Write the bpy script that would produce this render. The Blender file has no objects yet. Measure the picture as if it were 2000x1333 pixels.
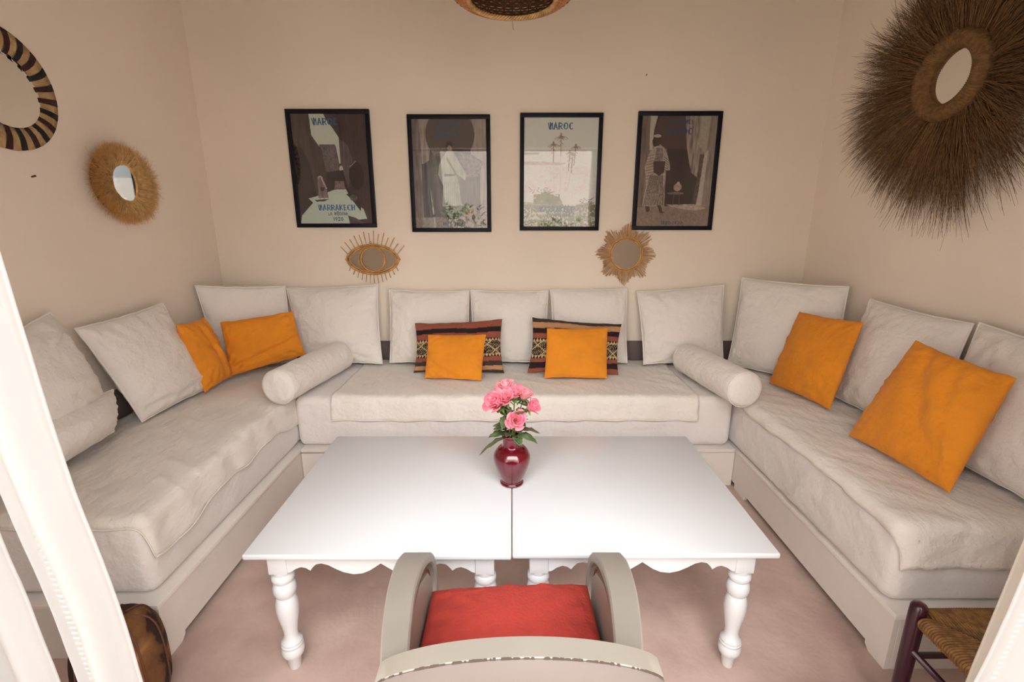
import bpy, bmesh, math, random
import numpy as np
from mathutils import Vector, Matrix, noise
random.seed(7); rng = np.random.default_rng(7)
PI = math.pi
scn = bpy.context.scene
col = scn.collection

# ------------------------------------------------------------------ camera, light, exposure
cam = bpy.data.cameras.new('camera'); cam.sensor_width = 36.0; cam.lens = 933.4/2000*36.0
cam.clip_start = 0.02
camo = bpy.data.objects.new('camera', cam); col.objects.link(camo)
camo.location = (0, 0, 1.529); camo.rotation_euler = (PI/2-.2498, 0, -.0003)
scn.camera = camo
scn.view_settings.view_transform = 'Standard'; scn.view_settings.look = 'None'
scn.view_settings.gamma = 1; scn.view_settings.use_curve_mapping = False
scn.view_settings.exposure = 0.72
w = bpy.data.worlds.new('sky'); scn.world = w; w.use_nodes = True
bg = w.node_tree.nodes['Background']; bg.inputs[0].default_value = (.93, .96, 1, 1); bg.inputs[1].default_value = 1.6
sl = bpy.data.lights.new('sun', 'SUN'); sl.energy = 11.0; sl.angle = .02; sl.color = (1, .95, .88)
slo = bpy.data.objects.new('sun', sl); col.objects.link(slo)
slo.rotation_euler = Vector((.25, -.75, -1)).to_track_quat('-Z', 'Y').to_euler()
# soft wide sun lamp added to bring more daylight in through the doorway
hl = bpy.data.lights.new('sky_fill_light', 'SUN'); hl.energy = 4.3; hl.angle = math.radians(64); hl.color = (.97, .98, .99)
hlo = bpy.data.objects.new('sky_fill_light', hl); col.objects.link(hlo)
hlo.rotation_euler = Vector((-.07, .84, -.54)).to_track_quat('-Z', 'Y').to_euler()

# ------------------------------------------------------------------ materials
def srgb(r, g, b):
    f = lambda v: (v/255/12.92) if v/255 <= .04045 else ((v/255+.055)/1.055)**2.4
    return (f(r), f(g), f(b), 1)
def mat(name, c, rough=.6, var=.0, vs=6, bump=0, bs=40, weave=0, wf=900, c2=None, metal=0, coat=0, sheen=0, bd=.01, stretch=None, spec=.5, bdet=4):
    m = bpy.data.materials.new(name); m.use_nodes = True
    n = m.node_tree.nodes; l = m.node_tree.links; b = n['Principled BSDF']
    c = tuple(c[:3])+(1,)
    b.inputs['Base Color'].default_value = c; b.inputs['Roughness'].default_value = rough
    b.inputs['Metallic'].default_value = metal; b.inputs['Specular IOR Level'].default_value = spec
    if coat: b.inputs['Coat Weight'].default_value = coat; b.inputs['Coat Roughness'].default_value = .08
    if sheen: b.inputs['Sheen Weight'].default_value = sheen
    tc = n.new('ShaderNodeTexCoord'); mp = n.new('ShaderNodeMapping'); l.new(tc.outputs['Object'], mp.inputs[0])
    if stretch: mp.inputs['Scale'].default_value = stretch
    if var or c2:
        t = n.new('ShaderNodeTexNoise'); t.inputs['Scale'].default_value = vs; t.inputs['Detail'].default_value = 5
        l.new(mp.outputs[0], t.inputs['Vector'])
        r = n.new('ShaderNodeValToRGB'); r.color_ramp.elements[0].position = .35; r.color_ramp.elements[1].position = .65
        r.color_ramp.elements[0].color = c
        r.color_ramp.elements[1].color = tuple(c2[:3])+(1,) if c2 else tuple(min(1, x*(1-var)) for x in c[:3])+(1,)
        l.new(t.outputs[0], r.inputs[0]); l.new(r.outputs[0], b.inputs['Base Color'])
    last = None
    if bump:
        t = n.new('ShaderNodeTexNoise'); t.inputs['Scale'].default_value = bs; t.inputs['Detail'].default_value = bdet
        l.new(mp.outputs[0], t.inputs['Vector'])
        bp = n.new('ShaderNodeBump'); bp.inputs['Strength'].default_value = min(1, bump); bp.inputs['Distance'].default_value = bd
        l.new(t.outputs[0], bp.inputs['Height']); last = bp
    if weave:
        t = n.new('ShaderNodeTexWave'); t.inputs['Scale'].default_value = wf; t.inputs['Distortion'].default_value = 2
        t.inputs['Detail'].default_value = 1; l.new(tc.outputs['Object'], t.inputs['Vector'])
        bp = n.new('ShaderNodeBump'); bp.inputs['Strength'].default_value = weave; bp.inputs['Distance'].default_value = .002
        l.new(t.outputs[0], bp.inputs['Height'])
        if last: l.new(last.outputs[0], bp.inputs['Normal'])
        last = bp
    if last: l.new(last.outputs[0], b.inputs['Normal'])
    return m
def colmat(name, rough=.8, bump=0, bs=300):
    m = mat(name, (1, 1, 1), rough, bump=bump, bs=bs)
    n = m.node_tree.nodes; a = n.new('ShaderNodeVertexColor'); a.layer_name = 'Col'
    m.node_tree.links.new(a.outputs[0], n['Principled BSDF'].inputs['Base Color']); return m
M = dict(
 wall=mat('cream_plaster', (.91, .795, .675), .9, var=.05, vs=1.6, bump=.35, bs=5),
 ceil=mat('ceiling_plaster', (.76, .67, .57), .9),
 floor=mat('pink_concrete', (.63, .46, .395), .62, c2=(.49, .34, .29), vs=4.5, bump=.2, bs=30),
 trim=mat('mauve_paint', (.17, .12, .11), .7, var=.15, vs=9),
 base=mat('greige_paint', (.82, .75, .69), .5, var=.05, vs=5, bump=.1, bs=14),
 sheet=mat('mattress_cotton', (.82, .76, .72), .9, var=.03, vs=4, bump=.5, bs=11, bd=.03, weave=.15, sheen=.2),
 throw=mat('ivory_throw', (.85, .785, .71), .9, var=.04, vs=5, bump=.7, bs=20, bd=.02, weave=.2, sheen=.2, stretch=(1, .55, 1)),
 cush=mat('white_cushion_cotton', (.86, .80, .74), .9, var=.03, vs=6, bump=.6, bs=13, bd=.03, weave=.12, sheen=.2),
 orange=mat('orange_cotton', (.84, .285, .012), .85, var=.12, vs=7, bump=.6, bs=13, bd=.025, weave=.15, sheen=.1),
 kilback=mat('kilim_back', (.25, .11, .07), .95, bump=.3, bs=120),
 kilim=colmat('kilim_weave', .95, .6, 160),
 table=mat('white_lacquer', (.68, .68, .688), .28, var=.012, vs=3, spec=.5),
 black=mat('black_frame', (.004, .005, .012), .5, spec=.25),
 mirror=mat('mirror_glass', (.80, .80, .77), .03, metal=1),
 raffia=mat('raffia', (.86, .46, .15), .85, var=.35, vs=60),
 raffia2=mat('raffia_light', (.92, .58, .24), .85, var=.4, vs=50),
 bark=mat('dark_palm_fibre', (.10, .048, .018), .85, c2=(.22, .12, .05), vs=25),
 rope=mat('twisted_rope', (.26, .13, .045), .9, var=.4, vs=50, bump=.6, bs=160),
 rattan=mat('rattan', (.70, .36, .11), .55, var=.4, vs=30),
 reed=mat('reed', (.74, .42, .19), .75, var=.35, vs=40),
 bandc=mat('natural_palm_band', (.56, .36, .165), .85, var=.35, vs=30, bump=.4, bs=90),
 bandb=mat('black_palm_band', (.008, .008, .010), .8, bump=.4, bs=90),
 bandm=mat('maroon_palm_band', (.035, .008, .010), .8, bump=.4, bs=90),
 grey=mat('taupe_paint', (.34, .30, .25), .45, var=.06, vs=7, bump=.15, bs=12),
 grey2=mat('taupe_pink_darkened', (.175, .135, .115), .55, var=.06, vs=7, bump=.15, bs=12),  # chair back, set darker to offset the strong light it catches
 chip=mat('chipped_paint_edge', (.08, .055, .04), .9),
 brownw=mat('bare_brown_wood', (.16, .055, .03), .7),
 red=mat('red_canvas', (.55, .055, .038), .9, var=.1, vs=20, bump=.3, bs=120, weave=.3),
 vase=mat('oxblood_glaze', (.12, .002, .009), .13, c2=(.075, .0015, .006), vs=14, coat=.7),
 rose=mat('rose_pink', (.86, .13, .21), .6, c2=(.90, .25, .30), vs=30, sheen=.2),
 rose2=mat('pale_rose_pink', (.88, .36, .38), .6, c2=(.85, .22, .28), vs=30, sheen=.2),
 stem=mat('stem_green', (.14, .22, .05), .6),
 leaf=mat('rose_leaf', (.045, .085, .022), .5, c2=(.12, .17, .06), vs=25),
 leaf2=mat('bronze_leaf', (.11, .07, .045), .5, c2=(.09, .12, .05), vs=30),
 curtain=mat('white_cotton_curtain', (.80, .795, .80), .9, var=.01, vs=6, bump=.3, bs=6, stretch=(1, 1, .25), sheen=.1),
 shade_fold=mat('shaded_curtain_fold', (.42, .36, .30), .9, bump=.2, bs=9),  # curtain fold in shade, the shade put into the beige
 maroon=mat('maroon_lacquer', (.035, .004, .012), .3, coat=.4),
 rush=mat('rush', (.27, .125, .035), .8, c2=(.14, .06, .016), vs=60),
 basket=mat('basket_cane', (.62, .26, .07), .6, c2=(.44, .15, .035), vs=30),
 caneShade=mat('shaded_cane', (.16, .05, .014), .6, c2=(.10, .03, .01), vs=30),  # basket weave, the interior shade put into a darker cane colour
 tan=mat('tan_cane', (.66, .38, .15), .6, var=.4, vs=30),
 thread=mat('thread', (.12, .08, .05), .9),
 nail=mat('iron_nail', (.05, .04, .04), .5),
 out=mat('lime_wall', (.74, .68, .64), .9, var=.1, vs=2),
 pave=mat('stone_paving', (.42, .37, .32), .9, var=.2, vs=5),
 plant=mat('garden_leaf', (.07, .16, .035), .6, c2=(.16, .26, .08), vs=8),
 glass=None)
# hide: brown, cream and black patches
def hide():
    m = mat('cowhide', (1, 1, 1), .9, bump=.4, bs=120)
    n = m.node_tree.nodes; l = m.node_tree.links
    tc = n.new('ShaderNodeTexCoord'); t = n.new('ShaderNodeTexNoise'); t.inputs['Scale'].default_value = 6; t.inputs['Detail'].default_value = 3; t.inputs['Distortion'].default_value = .6
    l.new(tc.outputs['Object'], t.inputs['Vector'])
    r = n.new('ShaderNodeValToRGB'); e = r.color_ramp.elements
    e[0].position = 0; e[0].color = (.012, .007, .005, 1); e[1].position = .42; e[1].color = (.03, .012, .006, 1)
    for p, c in ((.44, (.13, .05, .015)), (.55, (.22, .095, .03)), (.62, (.34, .17, .06)), (.65, (.50, .33, .17))):
        x = e.new(p); x.color = c+(1,)
    l.new(t.outputs[0], r.inputs[0]); l.new(r.outputs[0], n['Principled BSDF'].inputs['Base Color']); return m
M['hide'] = hide()
def see_light_through(m, f):     # thin cotton lets part of the daylight through
    n = m.node_tree.nodes; l = m.node_tree.links; t = n.new('ShaderNodeBsdfTranslucent'); t.inputs[0].default_value = (.82, .80, .78, 1); x = n.new('ShaderNodeMixShader')
    x.inputs[0].default_value = f; l.new(n['Principled BSDF'].outputs[0], x.inputs[1]); l.new(t.outputs[0], x.inputs[2]); l.new(x.outputs[0], n['Material Output'].inputs[0])
see_light_through(M['curtain'], .74)
def glass():
    m = bpy.data.materials.new('picture_glass'); m.use_nodes = True; n = m.node_tree.nodes; l = m.node_tree.links
    n.remove(n['Principled BSDF']); o = n['Material Output']
    a = n.new('ShaderNodeBsdfTransparent'); g = n.new('ShaderNodeBsdfGlossy'); g.inputs['Roughness'].default_value = .01
    f = n.new('ShaderNodeFresnel'); f.inputs[0].default_value = 1.55; x = n.new('ShaderNodeMixShader')
    l.new(f.outputs[0], x.inputs[0]); l.new(a.outputs[0], x.inputs[1]); l.new(g.outputs[0], x.inputs[2]); l.new(x.outputs[0], o.inputs[0])
    return m
M['glass'] = glass()
M['print'] = colmat('poster_print', .6)

# ------------------------------------------------------------------ object helpers
def root(name, label, cat, loc, group=None):
    o = bpy.data.objects.new(name, None); col.objects.link(o); o.location = loc; o.empty_display_size = .05
    o['label'] = label; o['category'] = cat
    if group: o['group'] = group
    return o
def tag(o, label, cat, group=None):
    o['label'] = label; o['category'] = cat
    if group: o['group'] = group
    return o
def origin(p):
    v = Vector((0, 0, 0))
    while p is not None: v += p.location; p = p.parent
    return v
def ob(name, vf, m, parent=None, smooth=True, loc=None, label=None, kind=None, cols=None, angle=None):
    V, F = vf
    V = np.asarray(V, float).reshape(-1, 3)
    o3 = origin(parent) if parent else Vector((0, 0, 0))
    me = bpy.data.meshes.new(name)
    if loc is not None: o3 = o3+Vector(loc)-origin(parent) if parent else Vector(loc)
    base = Vector(loc) if loc is not None else o3
    V = V-np.array(base)
    me.from_pydata(V.tolist(), [], [tuple(int(i) for i in f) for f in F]); me.update()
    o = bpy.data.objects.new(name, me); col.objects.link(o)
    if parent: o.parent = parent; o.location = base-origin(parent)
    else: o.location = base
    for x in (m if isinstance(m, (list, tuple)) else [m]): me.materials.append(x)
    if smooth:
        me.polygons.foreach_set('use_smooth', [True]*len(me.polygons))
        if angle: me.set_sharp_from_angle(angle=math.radians(angle))
    if cols is not None:
        a = me.color_attributes.new('Col', 'FLOAT_COLOR', 'POINT')
        c = np.ones((len(V), 4)); c[:, :3] = cols; a.data.foreach_set('color', c.ravel())
    if label: o['label'] = label
    if kind: o['kind'] = kind
    return o
def join(*vfs):
    V = []; F = []; n = 0
    for v, f in vfs:
        v = np.asarray(v, float).reshape(-1, 3); V.append(v); F += [tuple(int(i)+n for i in q) for q in f]; n += len(v)
    return np.concatenate(V), F
def gridf(nu, nv, wrapu=False, wrapv=False, flip=False):
    F = []
    for i in range(nu if wrapu else nu-1):
        for j in range(nv if wrapv else nv-1):
            a = i*nv+j; b = ((i+1) % nu)*nv+j; c = ((i+1) % nu)*nv+(j+1) % nv; d = i*nv+(j+1) % nv
            F.append((a, d, c, b) if flip else (a, b, c, d))
    return F
def bbox(x0, x1, y0, y1, z0, z1):
    V = [(x, y, z) for x in (x0, x1) for y in (y0, y1) for z in (z0, z1)]
    return V, [(0, 1, 3, 2), (4, 6, 7, 5), (0, 4, 5, 1), (2, 3, 7, 6), (0, 2, 6, 4), (1, 5, 7, 3)]
def bevbox(x0, x1, y0, y1, z0, z1, r=.004, seg=2):
    bm = bmesh.new(); V, F = bbox(x0, x1, y0, y1, z0, z1)
    vs = [bm.verts.new(v) for v in V]; [bm.faces.new([vs[i] for i in f]) for f in F]
    bmesh.ops.bevel(bm, geom=bm.edges[:], offset=r, segments=seg, affect='EDGES', profile=.5)
    return bmout(bm)
def bmout(bm):
    bm.verts.index_update(); V = [tuple(v.co) for v in bm.verts]; F = [[v.index for v in f.verts] for f in bm.faces]; bm.free(); return V, F
def prism(poly, axis, a, b, bev=0):
    """extrude 2D polygon; axis 'Y': poly in XZ, 'X': poly in YZ, 'Z': poly in XY"""
    bm = bmesh.new()
    def P(p, k): return {'Y': (p[0], k, p[1]), 'X': (k, p[0], p[1]), 'Z': (p[0], p[1], k)}[axis]
    A = [bm.verts.new(P(p, a)) for p in poly]; B = [bm.verts.new(P(p, b)) for p in poly]
    f1 = bm.faces.new(A); f2 = bm.faces.new(B[::-1]); n = len(poly)
    for i in range(n): bm.faces.new((A[i], B[i], B[(i+1) % n], A[(i+1) % n]))
    bmesh.ops.recalc_face_normals(bm, faces=bm.faces[:])
    if bev: bmesh.ops.bevel(bm, geom=list(set(f1.edges[:]+f2.edges[:])), offset=bev, segments=2, affect='EDGES', profile=.5)
    return bmout(bm)
def tube(path, r, n=8, closed=False, cap=True, up=(0, 0, 1)):
    P = [Vector(p) for p in path]; k = len(P); V = []
    rr = r if hasattr(r, '__len__') else [r]*k
    nrm = None
    for i in range(k):
        if closed: t = (P[(i+1) % k]-P[i-1]).normalized()
        else: t = (P[min(i+1, k-1)]-P[max(i-1, 0)]).normalized()
        if nrm is None:
            u = Vector(up); u = u if abs(u.dot(t)) < .9 else Vector((1, 0, 0)); nrm = (u-t*u.dot(t)).normalized()
        else: nrm = (nrm-t*nrm.dot(t)).normalized()
        b = t.cross(nrm)
        for j in range(n):
            a = 2*PI*j/n; V.append(P[i]+(nrm*math.cos(a)+b*math.sin(a))*rr[i])
    F = gridf(k, n, wrapu=closed, wrapv=True)
    if cap and not closed: F += [tuple(range(n))[::-1], tuple(range((k-1)*n, k*n))]
    return [tuple(v) for v in V], F
def lathe(prof, c, n=32, cap=True):
    V = [(c[0]+r*math.cos(2*PI*j/n), c[1]+r*math.sin(2*PI*j/n), c[2]+z) for r, z in prof for j in range(n)]
    F = gridf(len(prof), n, wrapv=True, flip=True)
    if cap: F += [tuple(range(n))[::-1], tuple(range((len(prof)-1)*n, len(prof)*n))]
    return V, F
def catmull(pts, k=6):
    P = [np.array(p, float) for p in pts]; P = [2*P[0]-P[1]]+P+[2*P[-1]-P[-2]]; out = []
    for i in range(1, len(P)-2):
        for j in range(k):
            t = j/k; out.append(.5*((2*P[i])+(-P[i-1]+P[i+1])*t+(2*P[i-1]-5*P[i]+4*P[i+1]-P[i+2])*t*t+(-P[i-1]+3*P[i]-3*P[i+1]+P[i+2])*t**3))
    out.append(P[-2]); return out
def fbm(x, y, z, s=1.0, o=3):
    return noise.fractal(Vector((x*s, y*s, z*s)), 1.0, 2.0, o)
def struct(name, vf, m, smooth=False):
    o = ob(name, vf, m, smooth=smooth); o['kind'] = 'structure'; return o

# ------------------------------------------------------------------ the room
XL, XR, YB, YF, ZC = -2.003, 2.009, 3.309, .45, 2.95
struct('floor', bbox(XL-.2, XR+.2, YF, YB+.2, -.12, 0), M['floor'])
struct('ceiling', bbox(XL-.2, XR+.2, YF, YB+.2, ZC, ZC+.2), M['ceil'])
def plaster(name, P0, U, V, nu, nv, seed, n):
    """slightly uneven hand-plastered wall with real thickness"""
    P0, U, V, n = [np.array(a, float) for a in (P0, U, V, n)]
    A = []
    for i in range(nu):
        for j in range(nv):
            p = P0+U*i/(nu-1)+V*j/(nv-1); d = 0 if i in (0, nu-1) or j in (0, nv-1) else .004*fbm(p[0]+seed, p[1], p[2], 1.4)
            A.append(p+n*min(d, .004))
    B = [P0-n*.2, P0+U-n*.2, P0+U+V-n*.2, P0+V-n*.2]; k = len(A)
    F = gridf(nu, nv); F += [(k, k+3, k+2, k+1)]
    F += [tuple([i*nv for i in range(nu)][::-1]+[k, k+1][:2]), tuple([i*nv+nv-1 for i in range(nu)]+[k+2, k+3])]
    F += [tuple(list(range(nv))+[k+3, k]), tuple(list(range((nu-1)*nv, nu*nv))[::-1]+[k+1, k+2])]
    bm = bmesh.new(); vs = [bm.verts.new(tuple(a)) for a in A+B]
    for f in F:
        try: bm.faces.new([vs[int(q)] for q in f])
        except ValueError: pass
    bmesh.ops.recalc_face_normals(bm, faces=bm.faces[:])
    return struct(name, bmout(bm), M['wall'], True)
plaster('wall_back', (XL, YB, 0), (XR-XL, 0, 0), (0, 0, ZC), 44, 32, 3, (0, -1, 0)).data.set_sharp_from_angle(angle=.6)
plaster('wall_left', (XL, YF, 0), (0, YB-YF, 0), (0, 0, ZC), 32, 32, 9, (1, 0, 0)).data.set_sharp_from_angle(angle=.6)
plaster('wall_right', (XR, YF, 0), (0, YB-YF, 0), (0, 0, ZC), 32, 32, 15, (-1, 0, 0)).data.set_sharp_from_angle(angle=.6)
struct('wall_front', join(bbox(XL-.2, -1.08, YF-.02, .60, 0, ZC), bbox(1.12, XR+.2, YF-.02, .60, 0, ZC), bbox(-1.08, 1.12, YF-.02, .60, 2.34, ZC)), M['wall'])
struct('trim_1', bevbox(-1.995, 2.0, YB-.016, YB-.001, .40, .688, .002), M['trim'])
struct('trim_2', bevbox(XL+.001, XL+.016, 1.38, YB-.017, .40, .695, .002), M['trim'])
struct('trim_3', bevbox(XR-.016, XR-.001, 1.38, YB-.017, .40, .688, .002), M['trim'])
# outside: terrace and garden wall that the glass reflects
struct('ground_outside', bbox(-7, 7, -6, YF, -.14, -.02), M['pave'])
def garden():
    prof = [(-7, -.02), (7, -.02), (7, 2.3), (3.2, 2.3), (2.6, 2.5), (2.2, 3.05), (1.9, 3.3), (1.6, 3.2), (1.2, 3.25), (-7, 3.3)]
    struct('wall_garden', prism(prof, 'Y', -3.4, -3.1), M['out'])
garden()
def shrub(x, y, h, n, label, seed):
    r = random.Random(seed); V = []; F = []
    for i in range(n):
        a = r.uniform(0, 2*PI); rad = r.uniform(.02, .34)*h; z = h*r.uniform(.18, 1); t = r.uniform(0, 2*PI); l = r.uniform(.09, .18); e = r.uniform(-.2, .9)
        c = Vector((x+rad*math.cos(a)*1.1, y+rad*math.sin(a)*.6, z)); d = Vector((math.cos(t)*math.cos(e), math.sin(t)*math.cos(e), math.sin(e))); s = d.cross(Vector((0, 0, 1))).normalized()*l*.22
        k = len(V); V += [tuple(c), tuple(c+d*l*.5+s), tuple(c+d*l), tuple(c+d*l*.5-s)]; F.append((k, k+1, k+2, k+3))
    t = root('garden_shrub', label, 'shrub', (x, y, -.02))
    ob('foliage', (V, F), M['plant'], t, kind='stuff')
    for i in range(5):
        a = i*1.3; ob('branch', tube([(x, y, -.02), (x+.1*h*math.cos(a), y+.1*h*math.sin(a), h*.4), (x+.25*h*math.cos(a), y+.18*h*math.sin(a), h*.85)], [.018, .012, .005], 6), M['brownw'], t)
shrub(.75, -2.55, 1.5, 700, 'leafy green garden shrub outside, mirrored in the palm-tree poster glass', 3)
shrub(-1.1, -2.6, 1.75, 800, 'tall green garden shrub outside, mirrored in the archway poster glass', 4)

# ------------------------------------------------------------------ built-in bed bases
def panel_poly(a0, a1, z1, foot0, foot1, lift=.03, extra=None):
    """front panel outline with feet and a cut-out beneath; a along the panel"""
    p = [(a0, 0), (a0+foot0-.02, 0), (a0+foot0, lift*.6), (a0+foot0, lift)]
    if extra:
        e0, e1 = extra; p += [(e0, lift), (e0, 0), (e1, 0), (e1, lift)]
    p += [(a1-foot1, lift), (a1-foot1, 0), (a1, 0), (a1, z1), (a0, z1)]
    return p
HB = .236
def bed_base_side(sx, x_in, x_out, y0, label):
    t = root('platform_bed', label, 'bed', ((x_in+x_out)/2, (y0+YB)/2, 0))
    a, b = sorted((x_in, x_out))
    lo, hi = (a-.0, b) if sx > 0 else (a, b)
    ob('ledge_board', bevbox(min(x_in-sx*.006, x_out), max(x_in-sx*.006, x_out), y0-.008, YB-.02, HB-.022, HB, .004), M['base'], t, smooth=True, angle=40)
    poly = panel_poly(y0, YB-.02, HB-.0225, .095, .05, .030, (2.38, 2.50) if sx > 0 else None)
    ob('side_panel', prism(poly, 'X', x_in, x_in+sx*.02, .001), M['base'], t, smooth=False)
    e0, e1 = sorted((x_in+sx*.0205, x_out-sx*.02))
    ob('end_panel', bevbox(e0, e1, y0, y0+.02, 0, HB-.0225, .002), M['base'], t, smooth=False)
    return t
bed_base_side(-1, -1.229, XL+.02, 1.379, 'low greige painted wooden platform bed under the left-hand mattress')
bed_base_side(1, 1.300, XR-.02, 1.338, 'low greige painted wooden platform bed under the right-hand mattress, by the rush stool')
t = root('platform_bed', 'low greige painted wooden platform bed under the middle mattress, behind the tables', 'bed', (0, 2.9, 0))
ob('ledge_board', bevbox(-1.222, 1.293, 2.523, YB-.02, HB-.020, HB+.002, .004), M['base'], t, angle=40)
ob('front_panel', prism([(-1.226, 0), (1.297, 0), (1.297, HB-.021), (-.2, HB-.021), (-1.226, HB-.029)], 'Y', 2.533, 2.553), M['base'], t, smooth=False)
ob('inner_rail', bbox(-1.22, 1.29, 2.60, 2.62, .05, HB-.021), M['chip'], t, smooth=False)

# ------------------------------------------------------------------ mattresses and throws
def rbox(x0, x1, y0, y1, z0, z1, r, step, disp):
    def axis(a, b):
        k = max(3, int((b-a-2*r)/step)); inner = np.linspace(a+r, b-r, k)
        e = [a+r-r*math.tan(PI/4*q) if 0 else a+r*(1-q) for q in (1, .75, .5, .25)]
        f = [b-r*(1-q) for q in (.25, .5, .75, 1)]
        return list(e)+list(inner)+list(f)
    X, Y, Z = axis(x0, x1), axis(y0, y1), axis(z0, z1)
    idx = {}; V = []; F = []
    def vid(i, j, k):
        if (i, j, k) not in idx:
            p = np.array((X[i], Y[j], Z[k])); q = np.clip(p, (x0+r, y0+r, z0+r), (x1-r, y1-r, z1-r)); d = p-q; m = np.abs(d).max()
            if m > 0: p = q+d/np.linalg.norm(d)*m
            n = p-q; n = n/np.linalg.norm(n) if np.linalg.norm(n) > 0 else n*0
            p = p+n*disp(p, n)
            idx[(i, j, k)] = len(V); V.append(p)
        return idx[(i, j, k)]
    A, B, C = len(X)-1, len(Y)-1, len(Z)-1
    for i in range(A):
        for j in range(B):
            F.append((vid(i, j, 0), vid(i, j+1, 0), vid(i+1, j+1, 0), vid(i+1, j, 0))); F.append((vid(i, j, C), vid(i+1, j, C), vid(i+1, j+1, C), vid(i, j+1, C)))
        for k in range(C):
            F.append((vid(i, 0, k), vid(i+1, 0, k), vid(i+1, 0, k+1), vid(i, 0, k+1))); F.append((vid(i, B, k), vid(i, B, k+1), vid(i+1, B, k+1), vid(i+1, B, k)))
    for j in range(B):
        for k in range(C):
            F.append((vid(0, j, k), vid(0, j, k+1), vid(0, j+1, k+1), vid(0, j+1, k))); F.append((vid(A, j, k), vid(A, j+1, k), vid(A, j+1, k+1), vid(A, j, k+1)))
    return V, F
def wr(p, n, s):   # cloth unevenness
    top = max(0, n[2])
    return .004*fbm(p[0]+s, p[1], p[2], 4)*(1-.5*top)
def mattress(x0, x1, y0, y1, label, seed, fold=None, z1=.545):
    def disp(p, n):
        d = wr(p, n, seed)
        if n[2] < -.3: return 0
        if fold and abs(n[0]) > .6:
            for (yc, sl, am, wd) in fold:
                u = p[1]-yc-(p[2]-.4)*sl; d += am*math.exp(-(u/wd)**2)*min(1, max(0, (.5-p[2])/.1))
        return d
    o = ob('mattress', rbox(x0, x1, y0, y1,   .2385, z1, .046, .03, disp), M['sheet'], loc=((x0+x1)/2, (y0+y1)/2, .2385))
    return tag(o, label, 'mattress')
mattress(XL+.02, -1.252, 1.405, YB-.02, 'off-white sheeted mattress along the left wall', 2)
mb = mattress(-1.246, 1.272, 2.548, YB-.02, 'off-white sheeted mattress along the back wall under the posters', 5)
mattress(1.290, XR-.02, 1.372, YB-.02, 'off-white sheeted mattress along the right wall, its side sheet creased', 8,
         fold=[(1.95, -.9, .012, .022), (1.86, -.8, .014, .03), (1.99, -1.0, -.006, .03), (1.6, -1.1, .009, .03), (1.72, -1.2, .006, .02), (1.47, -.5, .006, .02)])
def drape(xa, xb, ya, yb, zt, ox, oy, sx, sy, label, seed, wrk=.005, rest=None, hemf=None, group=None):
    """cloth lying on a mattress top rectangle (xa..xb, ya..yb); hangs ox past the sx side edge and oy past the front (ya) edge"""
    r = .04; st = .0155
    L1 = (xb-xa)+(ox if sx else 0); L2 = (yb-ya)+(oy if sy else 0)
    nu, nv = int(L1/st)+2, int(L2/st)+2; V = []
    for i in range(nu):
        for j in range(nv):
            u = i/(nu-1); v = j/(nv-1)
            if sx >= 0: x = xa+u*L1
            else: x = xb-u*L1
            y = yb-v*L2
            ex = max(0, x-(xb-r)) if sx > 0 else (max(0, (xa+r)-x) if sx < 0 else 0)
            ey = max(0, (ya+r)-y) if sy else 0
            if hemf and ex > 0: ex *= hemf(y)
            s = math.hypot(ex, ey)
            if s > 0:
                dx, dy = ex/s, ey/s
                A = r*PI/2
                if s < A: h = r*math.sin(s/r); dz = r*(1-math.cos(s/r))
                else: h = r; dz = r+(s-A)
                bx = (xb-r if sx > 0 else xa+r) if ex > 0 else x
                by = (ya+r) if ey > 0 else y
                fl = .004+.010*max(0, dz-r)/.1
                bx += sx*dx*(h+fl+.004*math.sin(y*31+seed)*min(1, dz/.05)); by -= dy*(h+fl+.005*math.sin(x*27+seed)*min(1, dz/.05))
                p = [bx, by, zt-dz]
            else: p = [x, y, zt]
            am = wrk if s < .03 else wrk*.5
            q = fbm(p[0]*1.3+seed, p[1]*1.0, p[2], 5.0, 4); ridge = 1-abs(noise.noise(Vector((p[0]*2.2+seed, p[1]*7.5+p[0]*5, p[2]*3))))*2.2
            p[2] += am*.7*max(-.5, q)*1.0+am*.9*max(0, ridge)**3+.003
            V.append(p)
    F = gridf(nu, nv, flip=(sx >= 0))
    if sx >= 0: F = [f[::-1] for f in F]
    V2 = V; o = ob('bed_throw', (V2, F), M['throw'], loc=((xa+xb)/2, (ya+yb)/2, zt))
    so = o.modifiers.new('thick', 'SOLIDIFY'); so.thickness = .0035; so.offset = 1
    # hem stitched round the border
    idx = [i*nv for i in range(nu)]+[(nu-1)*nv+j for j in range(1, nv)]+[i*nv+nv-1 for i in range(nu-2, -1, -1)]
    edge = [V[k] for k in ([(nu-1)*nv+j for j in range(0, nv)] if sx else [])]+([V[i*nv+nv-1] for i in range(nu-1, -1, -1)] if sy or not sx else [])
    hm = tube([(a[0], a[1], a[2]+.002) for a in edge], .0032, 5)
    ob('hem', hm, M['throw'], o)
    return tag(o, label, 'throw')
drape(XL+.03, -1.252, 1.405, YB-.03, .549, .13, .022, 1, 1, 'ivory throw over the left mattress, its corner drooping at the near end', 1.3, .011,
      hemf=lambda y: 1+.12*math.sin(y*5+.5)+.08*math.sin(y*13))
drape(-1.03, 1.065, 2.548, YB-.03, .549, 0, .125, 0, 1, 'ivory throw over the middle mattress, its straight hem hanging down the front', 5.1, .006)
drape(1.290, XR-.03, 1.372, YB-.03, .549, .03, .14, -1, 1, 'ivory throw over the right mattress, its corner hanging near the rush stool', 8.7, .008,
      hemf=lambda y: 1+.15*math.sin(y*6))

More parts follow.
